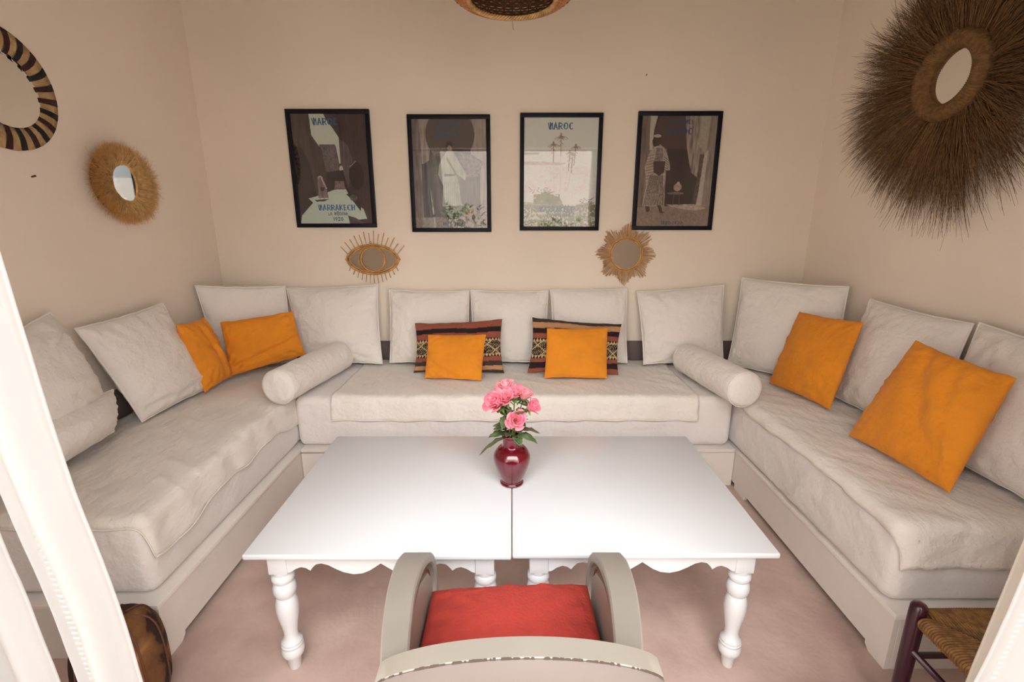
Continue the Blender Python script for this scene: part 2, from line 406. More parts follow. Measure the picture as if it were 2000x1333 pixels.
# ------------------------------------------------------------------ cushions
def cushion(name, TL, TR, BR, BL, T, m, label, seed, conc=.035, wrk=.006, pipe=True, nu=44, nv=44, sag=.0, colf=None, back=None, group=None, cat='cushion', folds=(), pillowp=.5):
    TL, TR, BR, BL = [np.array(a, float) for a in (TL, TR, BR, BL)]
    nrm = np.cross(TR-BL, TL-BR); nrm /= np.linalg.norm(nrm)
    c0 = (TL+TR+BR+BL)/4
    if np.dot(nrm, np.array((0, .0, 1.529))-c0) < 0: nrm = -nrm
    V = []; C = []; rim = {}
    def pos(s, t, side):
        es = 1-conc*(1-t*t)**1.0*abs(s)**2; et = 1-conc*(1-s*s)**1.0*abs(t)**2
        S = s*es; Tt = t*et
        u, v = (S+1)/2, (Tt+1)/2
        p = (BL*(1-u)+BR*u)*(1-v)+(TL*(1-u)+TR*u)*v
        e = max(0.0, (1-s*s)*(1-t*t)); h = T/2*e**pillowp
        h *= 1+.16*(-t)*sag*4
        edge = 1-e
        wv = 1.5*wrk*(edge**2)*min(1, e*9)*(noise.noise(Vector((s*9+seed, t*9, seed+side*3)))*1.3+.6*noise.noise(Vector((s*22, t*22+seed, side))))
        rad = math.atan2(t, s); wv += wrk*1.0*min(1, e*5)*edge*math.sin(rad*17+seed+2*noise.noise(Vector((s*2, t*2, seed))))*.6
        wv += T*.07*noise.noise(Vector((s*1.6+seed*1.7, t*1.6, side*5)))*e
        for (a, b, w_, am) in folds:     # crease lines  s*cos a + t*sin a = b
            q = s*math.cos(a)+t*math.sin(a)-b+.08*noise.noise(Vector((s*3, t*3, seed))); wv -= am*math.exp(-(q/w_)**2)*min(1, e*3)
            wv += am*.6*math.exp(-((q-2*w_)/w_)**2)*min(1, e*3)
        jit = .004*noise.noise(Vector((s*4+seed, t*4, 9)))*(1 if e < .02 else 0)
        return p+nrm*side*(h+wv)+np.array((0, 0, jit))
    for i in range(nu):
        for j in range(nv):
            s = math.sin((i/(nu-1)*2-1)*PI/2*.999); t = math.sin((j/(nv-1)*2-1)*PI/2*.999)
            if i in (0, nu-1): s = 1 if i else -1
            if j in (0, nv-1): t = 1 if j else -1
            V.append(pos(s, t, 1)); C.append(colf(s, t) if colf else None)
    F = gridf(nu, nv, flip=False); k = {}
    bi = {}
    for i in range(nu):
        for j in range(nv):
            if i in (0, nu-1) or j in (0, nv-1): bi[(i, j)] = i*nv+j
            else:
                s = math.sin((i/(nu-1)*2-1)*PI/2); t = math.sin((j/(nv-1)*2-1)*PI/2)
                bi[(i, j)] = len(V); V.append(pos(s, t, -1)); C.append(back if colf else None)
    nf = len(F)
    for i in range(nu-1):
        for j in range(nv-1): F.append((bi[(i, j)], bi[(i, j+1)], bi[(i+1, j+1)], bi[(i+1, j)]))
    # orientation check
    a, b, c = [V[q] for q in F[len(F)//4][:3]]
    if np.dot(np.cross(b-a, c-a), nrm) < 0 : F = [f[::-1] for f in F]
    o = ob(name, (V, F), m, loc=tuple(c0), cols=np.array(C) if colf else None)
    if pipe:
        loop = [V[j] for j in range(nv)]+[V[i*nv+nv-1] for i in range(1, nu)]+[V[(nu-1)*nv+j] for j in range(nv-2, -1, -1)]+[V[i*nv] for i in range(nu-2, 0, -1)]
        loop = [c0+(p-c0)*1.012 for p in loop]
        ob('piping', tube(loop, .0045, 6, closed=True), m, o)
    tag(o, label, cat, group)
    return o
S = .575
W, O = M['cush'], M['orange']
G = 'white back cushions along the sofa'
cushion('cushion', (-1.90, 1.50, 1.06), (-1.93, 1.965, 1.15), (-1.86, 2.06, .72), (-1.80, 1.55, .66), .24, W, 'tall slumped white cushion nearest the left curtain, peak against the wall', 11, wrk=.007, group=G, folds=((1.75, .45, .06, .012), (1.2, -.3, .08, .008)), conc=.06)
cushion('cushion', (-1.84, 1.46, .80), (-1.85, 2.09, .76), (-1.80, 1.99, .60), (-1.74, 1.50, .60), .24, W, 'low squashed white cushion under the slumped one beside the left curtain', 12, wrk=.006, group=G, conc=.03)
cushion('cushion', (-1.935, 2.07, 1.055), (-1.915, 2.59, 1.08), (-1.77, 2.66, S), (-1.80, 2.16, S), .17, W, 'white square cushion leaning on the left wall, left of the narrow orange one', 13, group=G, folds=((1.57, -.8, .05, .010),))
cushion('cushion', (-1.94, 2.925, 1.13), (-1.53, 3.21, 1.09), (-1.50, 3.19, S), (-1.88, 2.93, S), .13, W, 'white cushion across the left back corner, behind the wide orange cushion', 14, group=G)
cushion('cushion', (-1.535, 3.245, 1.07), (-.918, 3.25, 1.095), (-.89, 3.13, S), (-1.42, 3.11, S), .17, W, 'white cushion beneath the first poster, behind the left bolster', 15, group=G, wrk=.009, folds=((1.57, -.55, .05, .010), (1.45, -.75, .04, .008)))
cushion('cushion', (-.835, 3.25, 1.06), (-.296, 3.25, 1.05), (-.285, 3.15, S), (-.835, 3.15, S), .16, W, 'white cushion directly behind the left patterned cushion', 16, group=G, wrk=.009, folds=((.3, -.55, .05, .008),))
cushion('cushion', (-.278, 3.25, 1.056), (.244, 3.25, 1.05), (.245, 3.15, S), (-.275, 3.15, S), .16, W, 'white cushion at the centre of the back wall, between the two patterned ones', 17, group=G)
cushion('cushion', (.268, 3.25, 1.06), (.783, 3.25, 1.068), (.79, 3.15, S), (.28, 3.15, S), .16, W, 'white cushion behind the right patterned cushion, below the sunburst mirror', 18, group=G)
cushion('cushion', (.858, 3.25, 1.045), (1.442, 3.25, 1.092), (1.44, 3.13, S+.01), (.90, 3.11, S), .17, W, 'white cushion beneath the fourth poster, behind the right bolster', 19, group=G, wrk=.009, folds=((1.4, -.6, .05, .010),))
cushion('cushion', (1.553, 3.22, 1.142), (1.93, 2.735, 1.15), (1.86, 2.60, S), (1.475, 3.12, S), .16, W, 'white cushion across the right back corner, behind the smaller orange cushion', 20, group=G)
cushion('cushion', (1.932, 2.548, 1.108), (1.932, 1.96, 1.10), (1.80, 1.90, S), (1.80, 2.52, S), .17, W, 'white cushion on the right wall between the two tilted orange ones', 21, group=G)
cushion('cushion', (1.935, 1.93, 1.11), (1.935, 1.36, 1.08), (1.80, 1.36, S), (1.80, 1.90, S), .18, W, 'white cushion nearest the camera on the right wall, cut by the frame', 22, group=G, wrk=.009)
cushion('cushion', (-1.80, 2.505, .982), (-1.80, 2.745, .972), (-1.72, 2.80, .59), (-1.755, 2.575, S-.01), .14, O, 'narrow folded orange cushion beside the left wall cushion', 31, pipe=False, wrk=.008, folds=((.2, .15, .1, .016), (1.4, .2, .08, .008)), conc=.05)
cushion('cushion', (-1.772, 2.84, .922), (-1.397, 3.0, .961), (-1.312, 2.93, .689), (-1.73, 2.78, .592), .12, O, 'wide creased orange cushion in the left back corner', 32, pipe=False, wrk=.010, folds=((1.85, -.45, .07, .016),))
cushion('cushion', (1.70, 2.78, 1.00), (1.775, 2.36, 1.025), (1.64, 2.30, S), (1.545, 2.72, S), .13, O, 'smaller tilted orange cushion on the right-hand sofa', 33, pipe=False, wrk=.006)
cushion('cushion', (1.70, 1.95, 1.035), (1.73, 1.555, 1.00), (1.57, 1.525, S), (1.535, 2.005, S), .15, O, 'large tilted orange cushion nearest the camera on the right-hand sofa', 34, pipe=False, wrk=.007, folds=((.6, .1, .12, .012), (.3, .5, .08, .008)))
# kilim patterns
def kil(flip):
    Rr, Bk, Tn, Dk, Cr = [srgb(*c)[:3] for c in ((150, 82, 62), (38, 22, 22), (190, 140, 100), (66, 52, 40), (205, 178, 130))]
    def f(s, t):
        v = (t+1)/2+.012*math.sin(s*5)
        if flip:
            v2 = v
            if v > .93: return Dk
            if v > .82: return Tn
            if v > .72: return Bk
            if v > .63: return Rr
            if v > .27: return pat(s, (v-.27)/.36)
            if v > .20: return Rr
            if v > .09: return Bk
            return Rr
        if v > .86: return Rr
        if v > .76: return Bk
        if v > .65: return Rr
        if v > .30: return pat(s, (v-.30)/.35)
        if v > .22: return Rr
        if v > .13: return Dk
        if v > .05: return Tn
        return Dk
    def pat(s, q):
        if q > .84 or q < .16:
            qq = (q-.84)/.16 if q > .84 else (.16-q)/.16
            ph = (s*13) % 1
            return Cr if abs(ph-.5)*2 < 1-qq else Bk
        a = (s*2.6) % 1; b = (q-.16)/.68
        d1 = abs(((a-b+.5) % 1)-.5); d2 = abs(((a+b-.5+.5) % 1)-.5)
        if min(d1, d2) < .045: return Cr
        k = ((a*7+b*5) % 1) if d1 < d2 else ((a*7-b*5) % 1)
        if k < .28 and ((b*9) % 1) > .25: return tuple(x*.75 for x in Cr)
        return Bk
    return f
GK = 'patterned kilim cushions on the middle sofa'
cushion('cushion', (-.632, 3.045, .872), (-.062, 3.045, .90), (-.05, 2.93, .567), (-.635, 2.94, .567), .11, M['kilim'], 'patterned kilim cushion with a rust top edge, left of centre', 41, pipe=False, nu=150, nv=100, colf=kil(False), back=(.12, .05, .03), group=GK, wrk=.004, conc=.06)
cushion('cushion', (.132, 3.045, .912), (.716, 3.045, .866), (.682, 2.91, .562), (.10, 2.94, .567), .11, M['kilim'], 'patterned kilim cushion with a dark brown top edge, right of centre', 42, pipe=False, nu=150, nv=100, colf=kil(True), back=(.12, .05, .03), group=GK, wrk=.004, conc=.06)
GO = 'small orange cushions in front of the kilim cushions'
cushion('cushion', (-.534, 2.955, .815), (-.163, 2.955, .818), (-.188, 2.80, .562), (-.545, 2.83, .567), .10, O, 'small orange cushion in front of the left kilim cushion', 43, pipe=False, group=GO, wrk=.006, folds=((.9, -.75, .10, .010),), conc=.025)
cushion('cushion', (.222, 2.955, .858), (.608, 2.955, .858), (.592, 2.82, .567), (.203, 2.84, .567), .10, O, 'small orange cushion in front of the right kilim cushion', 44, pipe=False, group=GO, wrk=.005, conc=.02)
# bolsters
def bolster(a, b, r, label, seed):
    a, b = Vector(a), Vector(b); L = (b-a).length; d = (b-a).normalized(); up = Vector((0, 0, 1)); sd = d.cross(up).normalized(); up = sd.cross(d)
    prof = [(0.004, -.004), (.4*r, -.002), (.72*r, .0), (.88*r, .006), (.97*r, .02), (r, .045)]
    N = 22; body = [(r, .045+(L-.09)*k/N) for k in range(1, N)]
    pr = prof+body+[(q, L-z) for q, z in prof[::-1]]
    V = []; n = 40
    for q, z in pr:
        for j in range(n):
            an = 2*PI*j/n; dr = .0035*noise.noise(Vector((math.cos(an)*2+seed, math.sin(an)*2, z*14)))+.0018*noise.noise(Vector((math.cos(an)*5+seed, math.sin(an)*5, z*40)))
            sagv = 1-.03*max(0, -math.sin(an))
            R = (q+dr*min(1, q/r*1.2))
            V.append(tuple(a+d*z+sd*R*math.cos(an)+up*R*math.sin(an)*sagv))
    F = gridf(len(pr), n, wrapv=True, flip=False); F += [tuple(range(n)), tuple(range((len(pr)-1)*n, len(pr)*n))[::-1]]
    bm = bmesh.new(); vs = [bm.verts.new(v) for v in V]; [bm.faces.new([vs[i] for i in f]) for f in F]; bmesh.ops.recalc_face_normals(bm, faces=bm.faces[:])
    o = ob('bolster', bmout(bm), W, loc=tuple((a+b)/2))
    for z in (.022, L-.022):
        ob('seam_piping', tube([tuple(a+d*z+(sd*math.cos(2*PI*j/40)+up*math.sin(2*PI*j/40))*(.968*r)) for j in range(40)], .003, 5, closed=True), W, o)
    return tag(o, label, 'bolster', 'round white bolsters on the mattress seams')
bolster((-1.255, 2.40, .655), (-1.135, 3.06, .655), .098, 'long round white bolster where the left and middle mattresses meet', 1)
bolster((1.232, 2.36, .655), (1.135, 3.00, .655), .100, 'long round white bolster where the right and middle mattresses meet', 6)

# ------------------------------------------------------------------ coffee tables
def apron_poly(a0, a1, z1):
    half = [(0, 62), (.035, 60), (.09, 50), (.15, 44), (.20, 47), (.245, 55), (.27, 46), (.31, 36), (.37, 33), (.44, 38), (.52, 50), (.60, 60), (.70, 66), (.80, 63), (.88, 54), (.95, 42), (1, 33)]
    pts = [(a0+(a1-a0)/2*u, z1-d*.00125) for u, d in half]+[(a1-(a1-a0)/2*u, z1-d*.00125) for u, d in half[::-1][1:]]
    return [(a0, z1)]+pts+[(a1, z1)]
LEGP = [(.018, 0), (.020, .004), (.024, .048), (.027, .052), (.034, .058), (.0375, .072), (.0365, .088), (.033, .094), (.036, .098), (.036, .104), (.032, .107), (.035, .111), (.034, .117), (.028, .122), (.0225, .135),
        (.0225, .155), (.027, .185), (.033, .215), (.0365, .245), (.036, .27), (.031, .292), (.027, .298), (.031, .304), (.0365, .318), (.0375, .332), (.034, .348), (.028, .356), (.031, .360), (.0365, .370), (.036, .382), (.029, .390), (.031, .395), (.031, .405)]
def table(x0, x1, y0, y1, zt, label):
    t = root('coffee_table', label, 'table', ((x0+x1)/2, (y0+y1)/2, 0), 'pair of white coffee tables')
    ob('tabletop', bevbox(x0, x1, y0, y1, zt-.020, zt, .006, 3), M['table'], t, angle=50)
    i = .034; ix = .056; z1 = zt-.0202; b = .062
    for yy in (y0+i, y1-i-.018): ob('apron', prism(apron_poly(x0+ix+b, x1-ix-b, z1), 'Y', yy+.004, yy+.022, .001), M['table'], t, smooth=False)
    for xx in (x0+ix, x1-ix-.022): ob('apron', prism(apron_poly(y0+i+b, y1-i-b, z1), 'X', xx+.002, xx+.020, .001), M['table'], t, smooth=False)
    for xx in (x0+ix, x1-ix-b):
        for yy in (y0+i, y1-i-b):
            l = join(bevbox(xx, xx+b, yy, yy+b, .402, z1, .003), lathe(LEGP, (xx+b/2, yy+b/2, 0), 32))
            ob('leg', l, M['table'], t, angle=50)
    return t
table(-.851, -.0015, 1.288, 2.142, .505, 'left-hand white wooden coffee table with scalloped apron and turned legs')
table(.0015, .850, 1.294, 2.142, .505, 'right-hand white wooden coffee table with scalloped apron and turned legs')

# ------------------------------------------------------------------ vase and roses
vx, vy, vz = .0, 1.715, .5055
vp = catmull([(.036, 0, 0), (.045, .002, 0), (.046, .008, 0), (.041, .014, 0), (.050, .035, 0), (.064, .070, 0), (.0725, .105, 0), (.070, .132, 0), (.056, .152, 0), (.041, .160, 0), (.0365, .168, 0), (.036, .190, 0), (.037, .200, 0), (.041, .208, 0), (.040, .213, 0), (.034, .212, 0), (.031, .204, 0), (.030, .17, 0), (.04, .12, 0), (.03, .03, 0)], 4)
t = ob('vase', lathe([(p[0], p[1]) for p in vp], (vx, vy, vz), 48), M['vase'], loc=(vx, vy, vz)); tag(t, 'glossy oxblood red ceramic vase on the joint of the two tables', 'vase')
def petal(c, ax, ang, R, H, open_, r, wob):
    """one curved rose petal standing on the bloom axis"""
    z = ax; x = Vector((1, 0, 0)); x = (x-z*x.dot(z)).normalized(); y = z.cross(x); V = []
    nu, nv = 6, 5
    for i in range(nu):
        for j in range(nv):
            u = i/(nu-1)*2-1; v = j/(nv-1)
            a = ang+u*r*(.55+.45*math.sin(PI*min(1, v*1.1+.15)))
            rad = R*(.35+.65*v)+open_*v**2.2*R-abs(u)**2*R*.10*v; hh = H*(v-.12*abs(u)**2.5*v)-open_*max(0, v-.75)*R*1.6+wob*u*v
            V.append(tuple(c+(x*math.cos(a)+y*math.sin(a))*rad+z*hh))
    return V, gridf(nu, nv)
def leafmesh(base, d, L, W_, curl, seed):
    d = d.normalized(); s = d.cross(Vector((0, 0, 1)))
    s = s.normalized() if s.length > .05 else Vector((1, 0, 0)); n = s.cross(d); V = []; nu = 9
    for i in range(nu):
        u = i/(nu-1); w_ = W_*math.sin(PI*min(1, u**.8))**.8*(1+.10*((i % 2)*2-1)) if 0 < i < nu-1 else 0.0004
        c = base+d*L*u-Vector((0, 0, 1))*curl*L*u*u
        for q in (-1, -.5, 0, .5, 1): V.append(tuple(c+s*w_*q+n*(abs(q)*w_*.35+.002*math.sin(i*2+seed))))
    return V, gridf(nu, 5)
GR = 'pink roses in the red vase'
def rose(head, axis, R, m, label, seed, leaves):
    r = random.Random(seed); ax = Vector(axis).normalized(); h = Vector(head); neck = Vector((vx, vy, vz+.205))+Vector((r.uniform(-.014, .014), r.uniform(-.014, .014), 0))
    t = root('rose', label, 'rose', tuple(neck), GR)
    foot = Vector((vx, vy, vz+.06))
    mid = (neck*.45+h*.55)+Vector((0, 0, .01)); hb = h-ax*R*.9
    path = catmull([tuple(foot), tuple(neck), tuple(mid*.6+hb*.4), tuple(hb)], 5)
    ob('stem', tube(path, .0024, 6), M['stem'], t)
    P = []
    for k in range(26):
        f = k/25; P.append(petal(h-ax*R*.75, ax, k*2.4+r.uniform(-.2, .2), R*(.05+.80*f), R*(1.45-.30*f), .55*max(0, f-.25)**1.1, 1.5-.65*f, r.uniform(-.12, .12)*R))
    o = ob('bloom', join(*P), m, t); so = o.modifiers.new('thick', 'SOLIDIFY'); so.thickness = .0006
    sep = [leafmesh(hb, Vector((math.cos(a), math.sin(a), -.1))+ax*.2, R*.9, R*.16, .5, a) for a in (0, 1.26, 2.5, 3.8, 5)]
    ob('sepals', join(*sep), M['stem'], t)
    for k in range(3):
        f = .25+.2*k; q = Vector(path[min(len(path)-1, int(f*len(path))+4)]); an = r.uniform(0, 2*PI)
        leaves = leaves+[(tuple(q), (math.cos(an), math.sin(an)-.35, r.uniform(-.1, .6)), r.uniform(.045, .065), r.uniform(.016, .023), r.random() < .4)]
    for (bp, d, L, wd, bronze) in leaves:
        l = ob('leaf', leafmesh(Vector(bp), Vector(d), L, wd, r.uniform(.1, .5), r.uniform(0, 6)), M['leaf2' if bronze else 'leaf'], t)
        sm = l.modifiers.new('thick', 'SOLIDIFY'); sm.thickness = .0007
    return t
Zn = vz+.21
rose((.017, 1.66, .800), (.1, -1, .55), 0.0398, M['rose'], 'front coral pink rose facing the camera, lowest in the bouquet', 1,
     [((.01, 1.70, Zn), (.5, -.9, .1), .055, .020, 0), ((.0, 1.70, Zn+.01), (-.4, -1, .35), .06, .02, 1), ((.02, 1.69, Zn+.02), (.2, -.6, .5), .05, .018, 0)])
rose((-.062, 1.69, .862), (-.6, -.65, .6), 0.0468, M['rose'], 'largest pink rose at the left edge of the bouquet', 2,
     [((-.012, 1.71, Zn), (-1, -.35, .25), .085, .028, 0), ((-.02, 1.71, Zn+.02), (-.9, .0, .7), .07, .024, 0), ((-.02, 1.70, Zn+.02), (-1, -.5, .75), .07, .02, 1), ((-.015, 1.70, Zn-.003), (-1, -.45, -.12), .12, .013, 1)])
rose((-.026, 1.69, .878), (-.2, -.6, .8), 0.0386, M['rose'], 'pink rose just right of the largest bloom, in the upper left of the bouquet', 3,
     [((-.01, 1.71, Zn+.04), (-.4, -.6, .8), .06, .022, 1), ((-.02, 1.7, Zn+.03), (-.6, -.7, .5), .05, .018, 0)])
rose((-.024, 1.735, .908), (-.2, -.1, 1), 0.0374, M['rose2'], 'pale pink rose at the very top of the bouquet', 4,
     [((-.01, 1.72, Zn+.06), (-.2, .4, .8), .06, .02, 0), ((.0, 1.72, Zn+.05), (.1, -.5, .8), .06, .022, 1)])
rose((.012, 1.715, .890), (.05, -.4, .9), 0.0363, M['rose'], 'pink rose in the middle of the top row', 5,
     [((.01, 1.71, Zn+.05), (.1, -.6, .7), .06, .022, 0), ((.012, 1.71, Zn+.05), (.5, -.4, .8), .05, .018, 1)])
rose((.052, 1.73, .878), (.35, -.1, .9), 0.0351, M['rose2'], 'pale pink rose at the top right with creamy petals', 6,
     [((.02, 1.72, Zn+.03), (.6, .2, .9), .07, .02, 0), ((.02, 1.71, Zn+.04), (.5, -.5, .6), .06, .022, 0)])
rose((.080, 1.68, .846), (.75, -.4, .6), 0.0339, M['rose'], 'half-open pink rose leaning out at the right edge of the bouquet', 7,
     [((.015, 1.70, Zn), (1, -.4, .2), .09, .026, 0), ((.02, 1.70, Zn+.02), (1, -.3, .45), .10, .016, 1), ((.02, 1.70, Zn+.0), (.9, -.6, .5), .07, .022, 0), ((.012, 1.695, Zn+.004), (.35, -.8, -.25), .045, .018, 0)])

# ------------------------------------------------------------------ armchair in front
CY = 0.0
def sweep_rect(path, wdt, thk, wfun=None):
    """plank swept along a path in space; width along X, thickness normal to the path in YZ"""
    P = [Vector(p) for p in path]; V = []
    for i, p in enumerate(P):
        t = (P[min(i+1, len(P)-1)]-P[max(i-1, 0)]).normalized(); sx = Vector((1, 0, 0)); sx = (sx-t*sx.dot(t)).normalized(); n = sx.cross(t)
        w_ = wdt if wfun is None else wfun(i/(len(P)-1))
        c = .004
        for a, b in ((-w_/2, -thk/2+c), (-w_/2+c, -thk/2), (w_/2-c, -thk/2), (w_/2, -thk/2+c), (w_/2, thk/2-c), (w_/2-c, thk/2), (-w_/2+c, thk/2), (-w_/2, thk/2-c)): V.append(tuple(p+sx*a+n*b))
    n = 8; F = gridf(len(P), n, wrapv=True); F += [tuple(range(n))[::-1], tuple(range((len(P)-1)*n, len(P)*n))]
    bm = bmesh.new(); vs = [bm.verts.new(v) for v in V]; [bm.faces.new([vs[i] for i in f]) for f in F]; bmesh.ops.recalc_face_normals(bm, faces=bm.faces[:])
    return bmout(bm)
t = root('armchair', 'taupe painted wooden armchair with curved arms, seen from behind, at the tables', 'chair', (0, .95, 0))
for s in (-1, 1):
    top = catmull([(s*.216, .700, .722), (s*.236, .80, .708), (s*.255, .93, .690), (s*.264, 1.05, .658), (s*.268, 1.15, .606), (s*.270, 1.215, .545), (s*.270, 1.248, .47), (s*.270, 1.255, .36), (s*.270, 1.255, 0)], 6)
    ob('arm', sweep_rect(top, .07, .028, lambda u: .052+.026*min(1, u*2)), M['grey'], t, angle=35)
    inn = catmull([(s*.232, .76, .668), (s*.248, .93, .658), (s*.256, 1.05, .626), (s*.260, 1.14, .578), (s*.262, 1.19, .52), (s*.262, 1.205, .44)], 6)
    ob('arm_underside', sweep_rect(inn, .044, .010), M['brownw'], t, angle=35)
    ob('side_panel', prism([(.74, .30), (1.20, .30), (1.195, .50), (1.14, .565), (1.04, .615), (.93, .640), (.74, .655)], 'X', s*.236, s*.246, .001), M['grey'], t, smooth=False)
    ob('rear_leg', sweep_rect([(s*.222, .665, 0), (s*.222, .70, .30), (s*.222, .705, .70)], .045, .04), M['grey'], t, smooth=False)
ob('seat_frame', bevbox(-.234, .234, .73, 1.20, .36, .41, .005), M['grey'], t, angle=40)
# curved back rail: crest board bowed backwards, arched top
def backrest():
    V = []; N = 40; rows = []
    for i in range(N+1):
        u = i/N*2-1; x = .249*u+.012
        zt = .760+.006*u+.073*(1-u*u)**.8
        yo = .650-.020*(1-u*u)
        th = .045
        rows.append([(x, yo+th, zt-.004), (x, yo+th-.004, zt), (x, yo+.0015, zt), (x, yo, zt-.0015), (x, yo+.006, zt-.26), (x, yo+.03, zt-.26)])
    for r_ in rows: V += r_
    F = gridf(N+1, 6, wrapv=True); F += [tuple(range(6))[::-1], tuple(range(N*6, N*6+6))]
    bm = bmesh.new(); vs = [bm.verts.new(v) for v in V]; [bm.faces.new([vs[i] for i in f]) for f in F]; bmesh.ops.recalc_face_normals(bm, faces=bm.faces[:])
    return bmout(bm), rows
bk, rows = backrest()
ob('crest_rail', bk, M['grey'], t, angle=35)
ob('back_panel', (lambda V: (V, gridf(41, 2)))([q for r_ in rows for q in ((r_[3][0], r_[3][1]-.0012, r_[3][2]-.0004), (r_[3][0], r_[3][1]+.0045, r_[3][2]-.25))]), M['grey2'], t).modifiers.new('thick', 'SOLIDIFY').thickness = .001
# chipped paint along the top rear edge
chips = []
rc = random.Random(5)
for i in range(90):
    u = rc.uniform(-.98, .98); f = (u+1)/2*40; k = min(39, int(f)); a = Vector(rows[k][3]).lerp(Vector(rows[k+1][3]), f-k)
    L = rc.uniform(.001, .007); w_ = rc.uniform(.0001, .0009)
    dr = (Vector(rows[k+1][3])-Vector(rows[k][3])).normalized()
    q = [a-dr*L-Vector((0, .0026, w_)), a+dr*L-Vector((0, .0026, w_*rc.uniform(.4, 1))), a+dr*L*.8+Vector((0, w_*1.6-.0004, .0019)), a-dr*L*.7+Vector((0, w_*2.2-.0006, .0019))]
    chips.append(([tuple(v) for v in q], [(0, 1, 2, 3)]))
ob('chipped_edge', join(*chips), M['chip'], t, smooth=False, label='dark chipped paint along the rail edge', kind='stuff')
ob('chair_back_slat', bevbox(-.18, .18, .695, .707, .42, .56, .003), M['grey'], t, angle=40)
c = cushion('seat_cushion', (-.232, 1.165, .478), (.222, 1.185, .482), (.242, .80, .470), (-.240, .80, .468), .11, M['red'], 'red canvas cushion on the seat of the taupe armchair', 51, pipe=False, wrk=.005, conc=.02, pillowp=.35)

# ------------------------------------------------------------------ rush stool
t = root('rush_stool', 'low stool with maroon posts and a woven rush seat, bottom right by the bed end', 'stool', (1.34, 1.0, 0))
sx0, sx1, sy0, sy1, zs = 1.195, 1.50, .82, 1.165, .405
for x in (sx0, sx1):
    for y in (sy0, sy1):
        ob('post', lathe([(.014, 0), (.019, .01), (.021, .2), (.0225, .40), (.0215, .428), (.017, .436), (.006, .439)], (x, y, 0), 20), M['maroon'], t, angle=50)
for z in (.13, .25):
    for y in (sy0, sy1): ob('rung', tube([(sx0, y, z), (sx1, y, z)], .0095, 10), M['maroon'], t)
    for x in (sx0, sx1): ob('rung', tube([(x, sy0, z+.03), (x, sy1, z+.03)], .0095, 10), M['maroon'], t)
cords = []
def cord(p0, p1, c, outw):  # over the rail to the diagonal
    a = Vector(p0); b = Vector(p1); o_ = Vector(outw)
    pts = [a+o_*.008-Vector((0, 0, .03)), a+o_*.017-Vector((0, 0, .012)), a+o_*.010+Vector((0, 0, .001)), a*.75+b*.25+Vector((0, 0, .002)), b-Vector((0, 0, .004))]
    cords.append(tube(catmull([tuple(q) for q in pts], 3), .0042, 6))
cx, cyy = (sx0+sx1)/2, (sy0+sy1)/2
n = 38
for i in range(n):
    y = sy0+.028+(sy1-sy0-.056)*i/(n-1); d = min(y-sy0, sy1-y); k = min(d, (sx1-sx0)/2)
    cords_w = k*.98
    cord((sx0, y, zs), (sx0+cords_w, y, zs), 0, (-1, 0, 0)); cord((sx1, y, zs), (sx1-cords_w, y, zs), 0, (1, 0, 0))
n = 33
for i in range(n):
    x = sx0+.028+(sx1-sx0-.056)*i/(n-1); k = min(x-sx0, sx1-x)*.98
    cord((x, sy0, zs+.001), (x, sy0+k, zs+.001), 0, (0, -1, 0)); cord((x, sy1, zs+.001), (x, sy1-k, zs+.001), 0, (0, 1, 0))
ob('rush_seat', join(*cords), M['rush'], t, kind='stuff')
for q in (bevbox(sx0-.01, sx0+.01, sy0, sy1, zs-.022, zs-.004, .004), bevbox(sx1-.01, sx1+.01, sy0, sy1, zs-.022, zs-.004, .004), bevbox(sx0, sx1, sy0-.01, sy0+.01, zs-.022, zs-.004, .004), bevbox(sx0, sx1, sy1-.01, sy1+.01, zs-.022, zs-.004, .004)):
    ob('seat_rail', q, M['rush'], t)

# ------------------------------------------------------------------ hide pouf
def pouf():
    V = []; prof = catmull([(.07, 0, 0), (.10, .0, 0), (.116, .03, 0), (.120, .12, 0), (.118, .20, 0), (.108, .26, 0), (.085, .295, 0), (.05, .305, 0), (.004, .308, 0)], 5); n = 56
    for p in prof:
        for j in range(n):
            a = 2*PI*j/n; r = p[0]*(1+.022*math.cos(a*8)+.03*noise.noise(Vector((math.cos(a)*1.5, math.sin(a)*1.5, p[1]*5))))
            V.append((-1.255+r*math.cos(a), 1.235+r*math.sin(a), p[1]+.01*noise.noise(Vector((r*9, a, 3)))*min(1, p[1]*8)))
    F = gridf(len(prof), n, wrapv=True, flip=True); F += [tuple(range(n))[::-1], tuple(range((len(prof)-1)*n, len(prof)*n))]
    o = ob('pouf', (V, F), M['hide'], loc=(-1.255, 1.235, 0)); tag(o, 'brown and black patched hide pouf on the floor behind the left curtain', 'pouf')
    seams = []
    for k in range(8):
        a = 2*PI*(k+.5)/8; seams.append(tube([(-1.255+p[0]*1.0*(1-.022)*math.cos(a), 1.235+p[0]*(1-.022)*math.sin(a), p[1]+.002) for p in prof[3:-4]], .003, 5))
    for s_ in seams: ob('seam', s_, M['brownw'], o)
pouf()

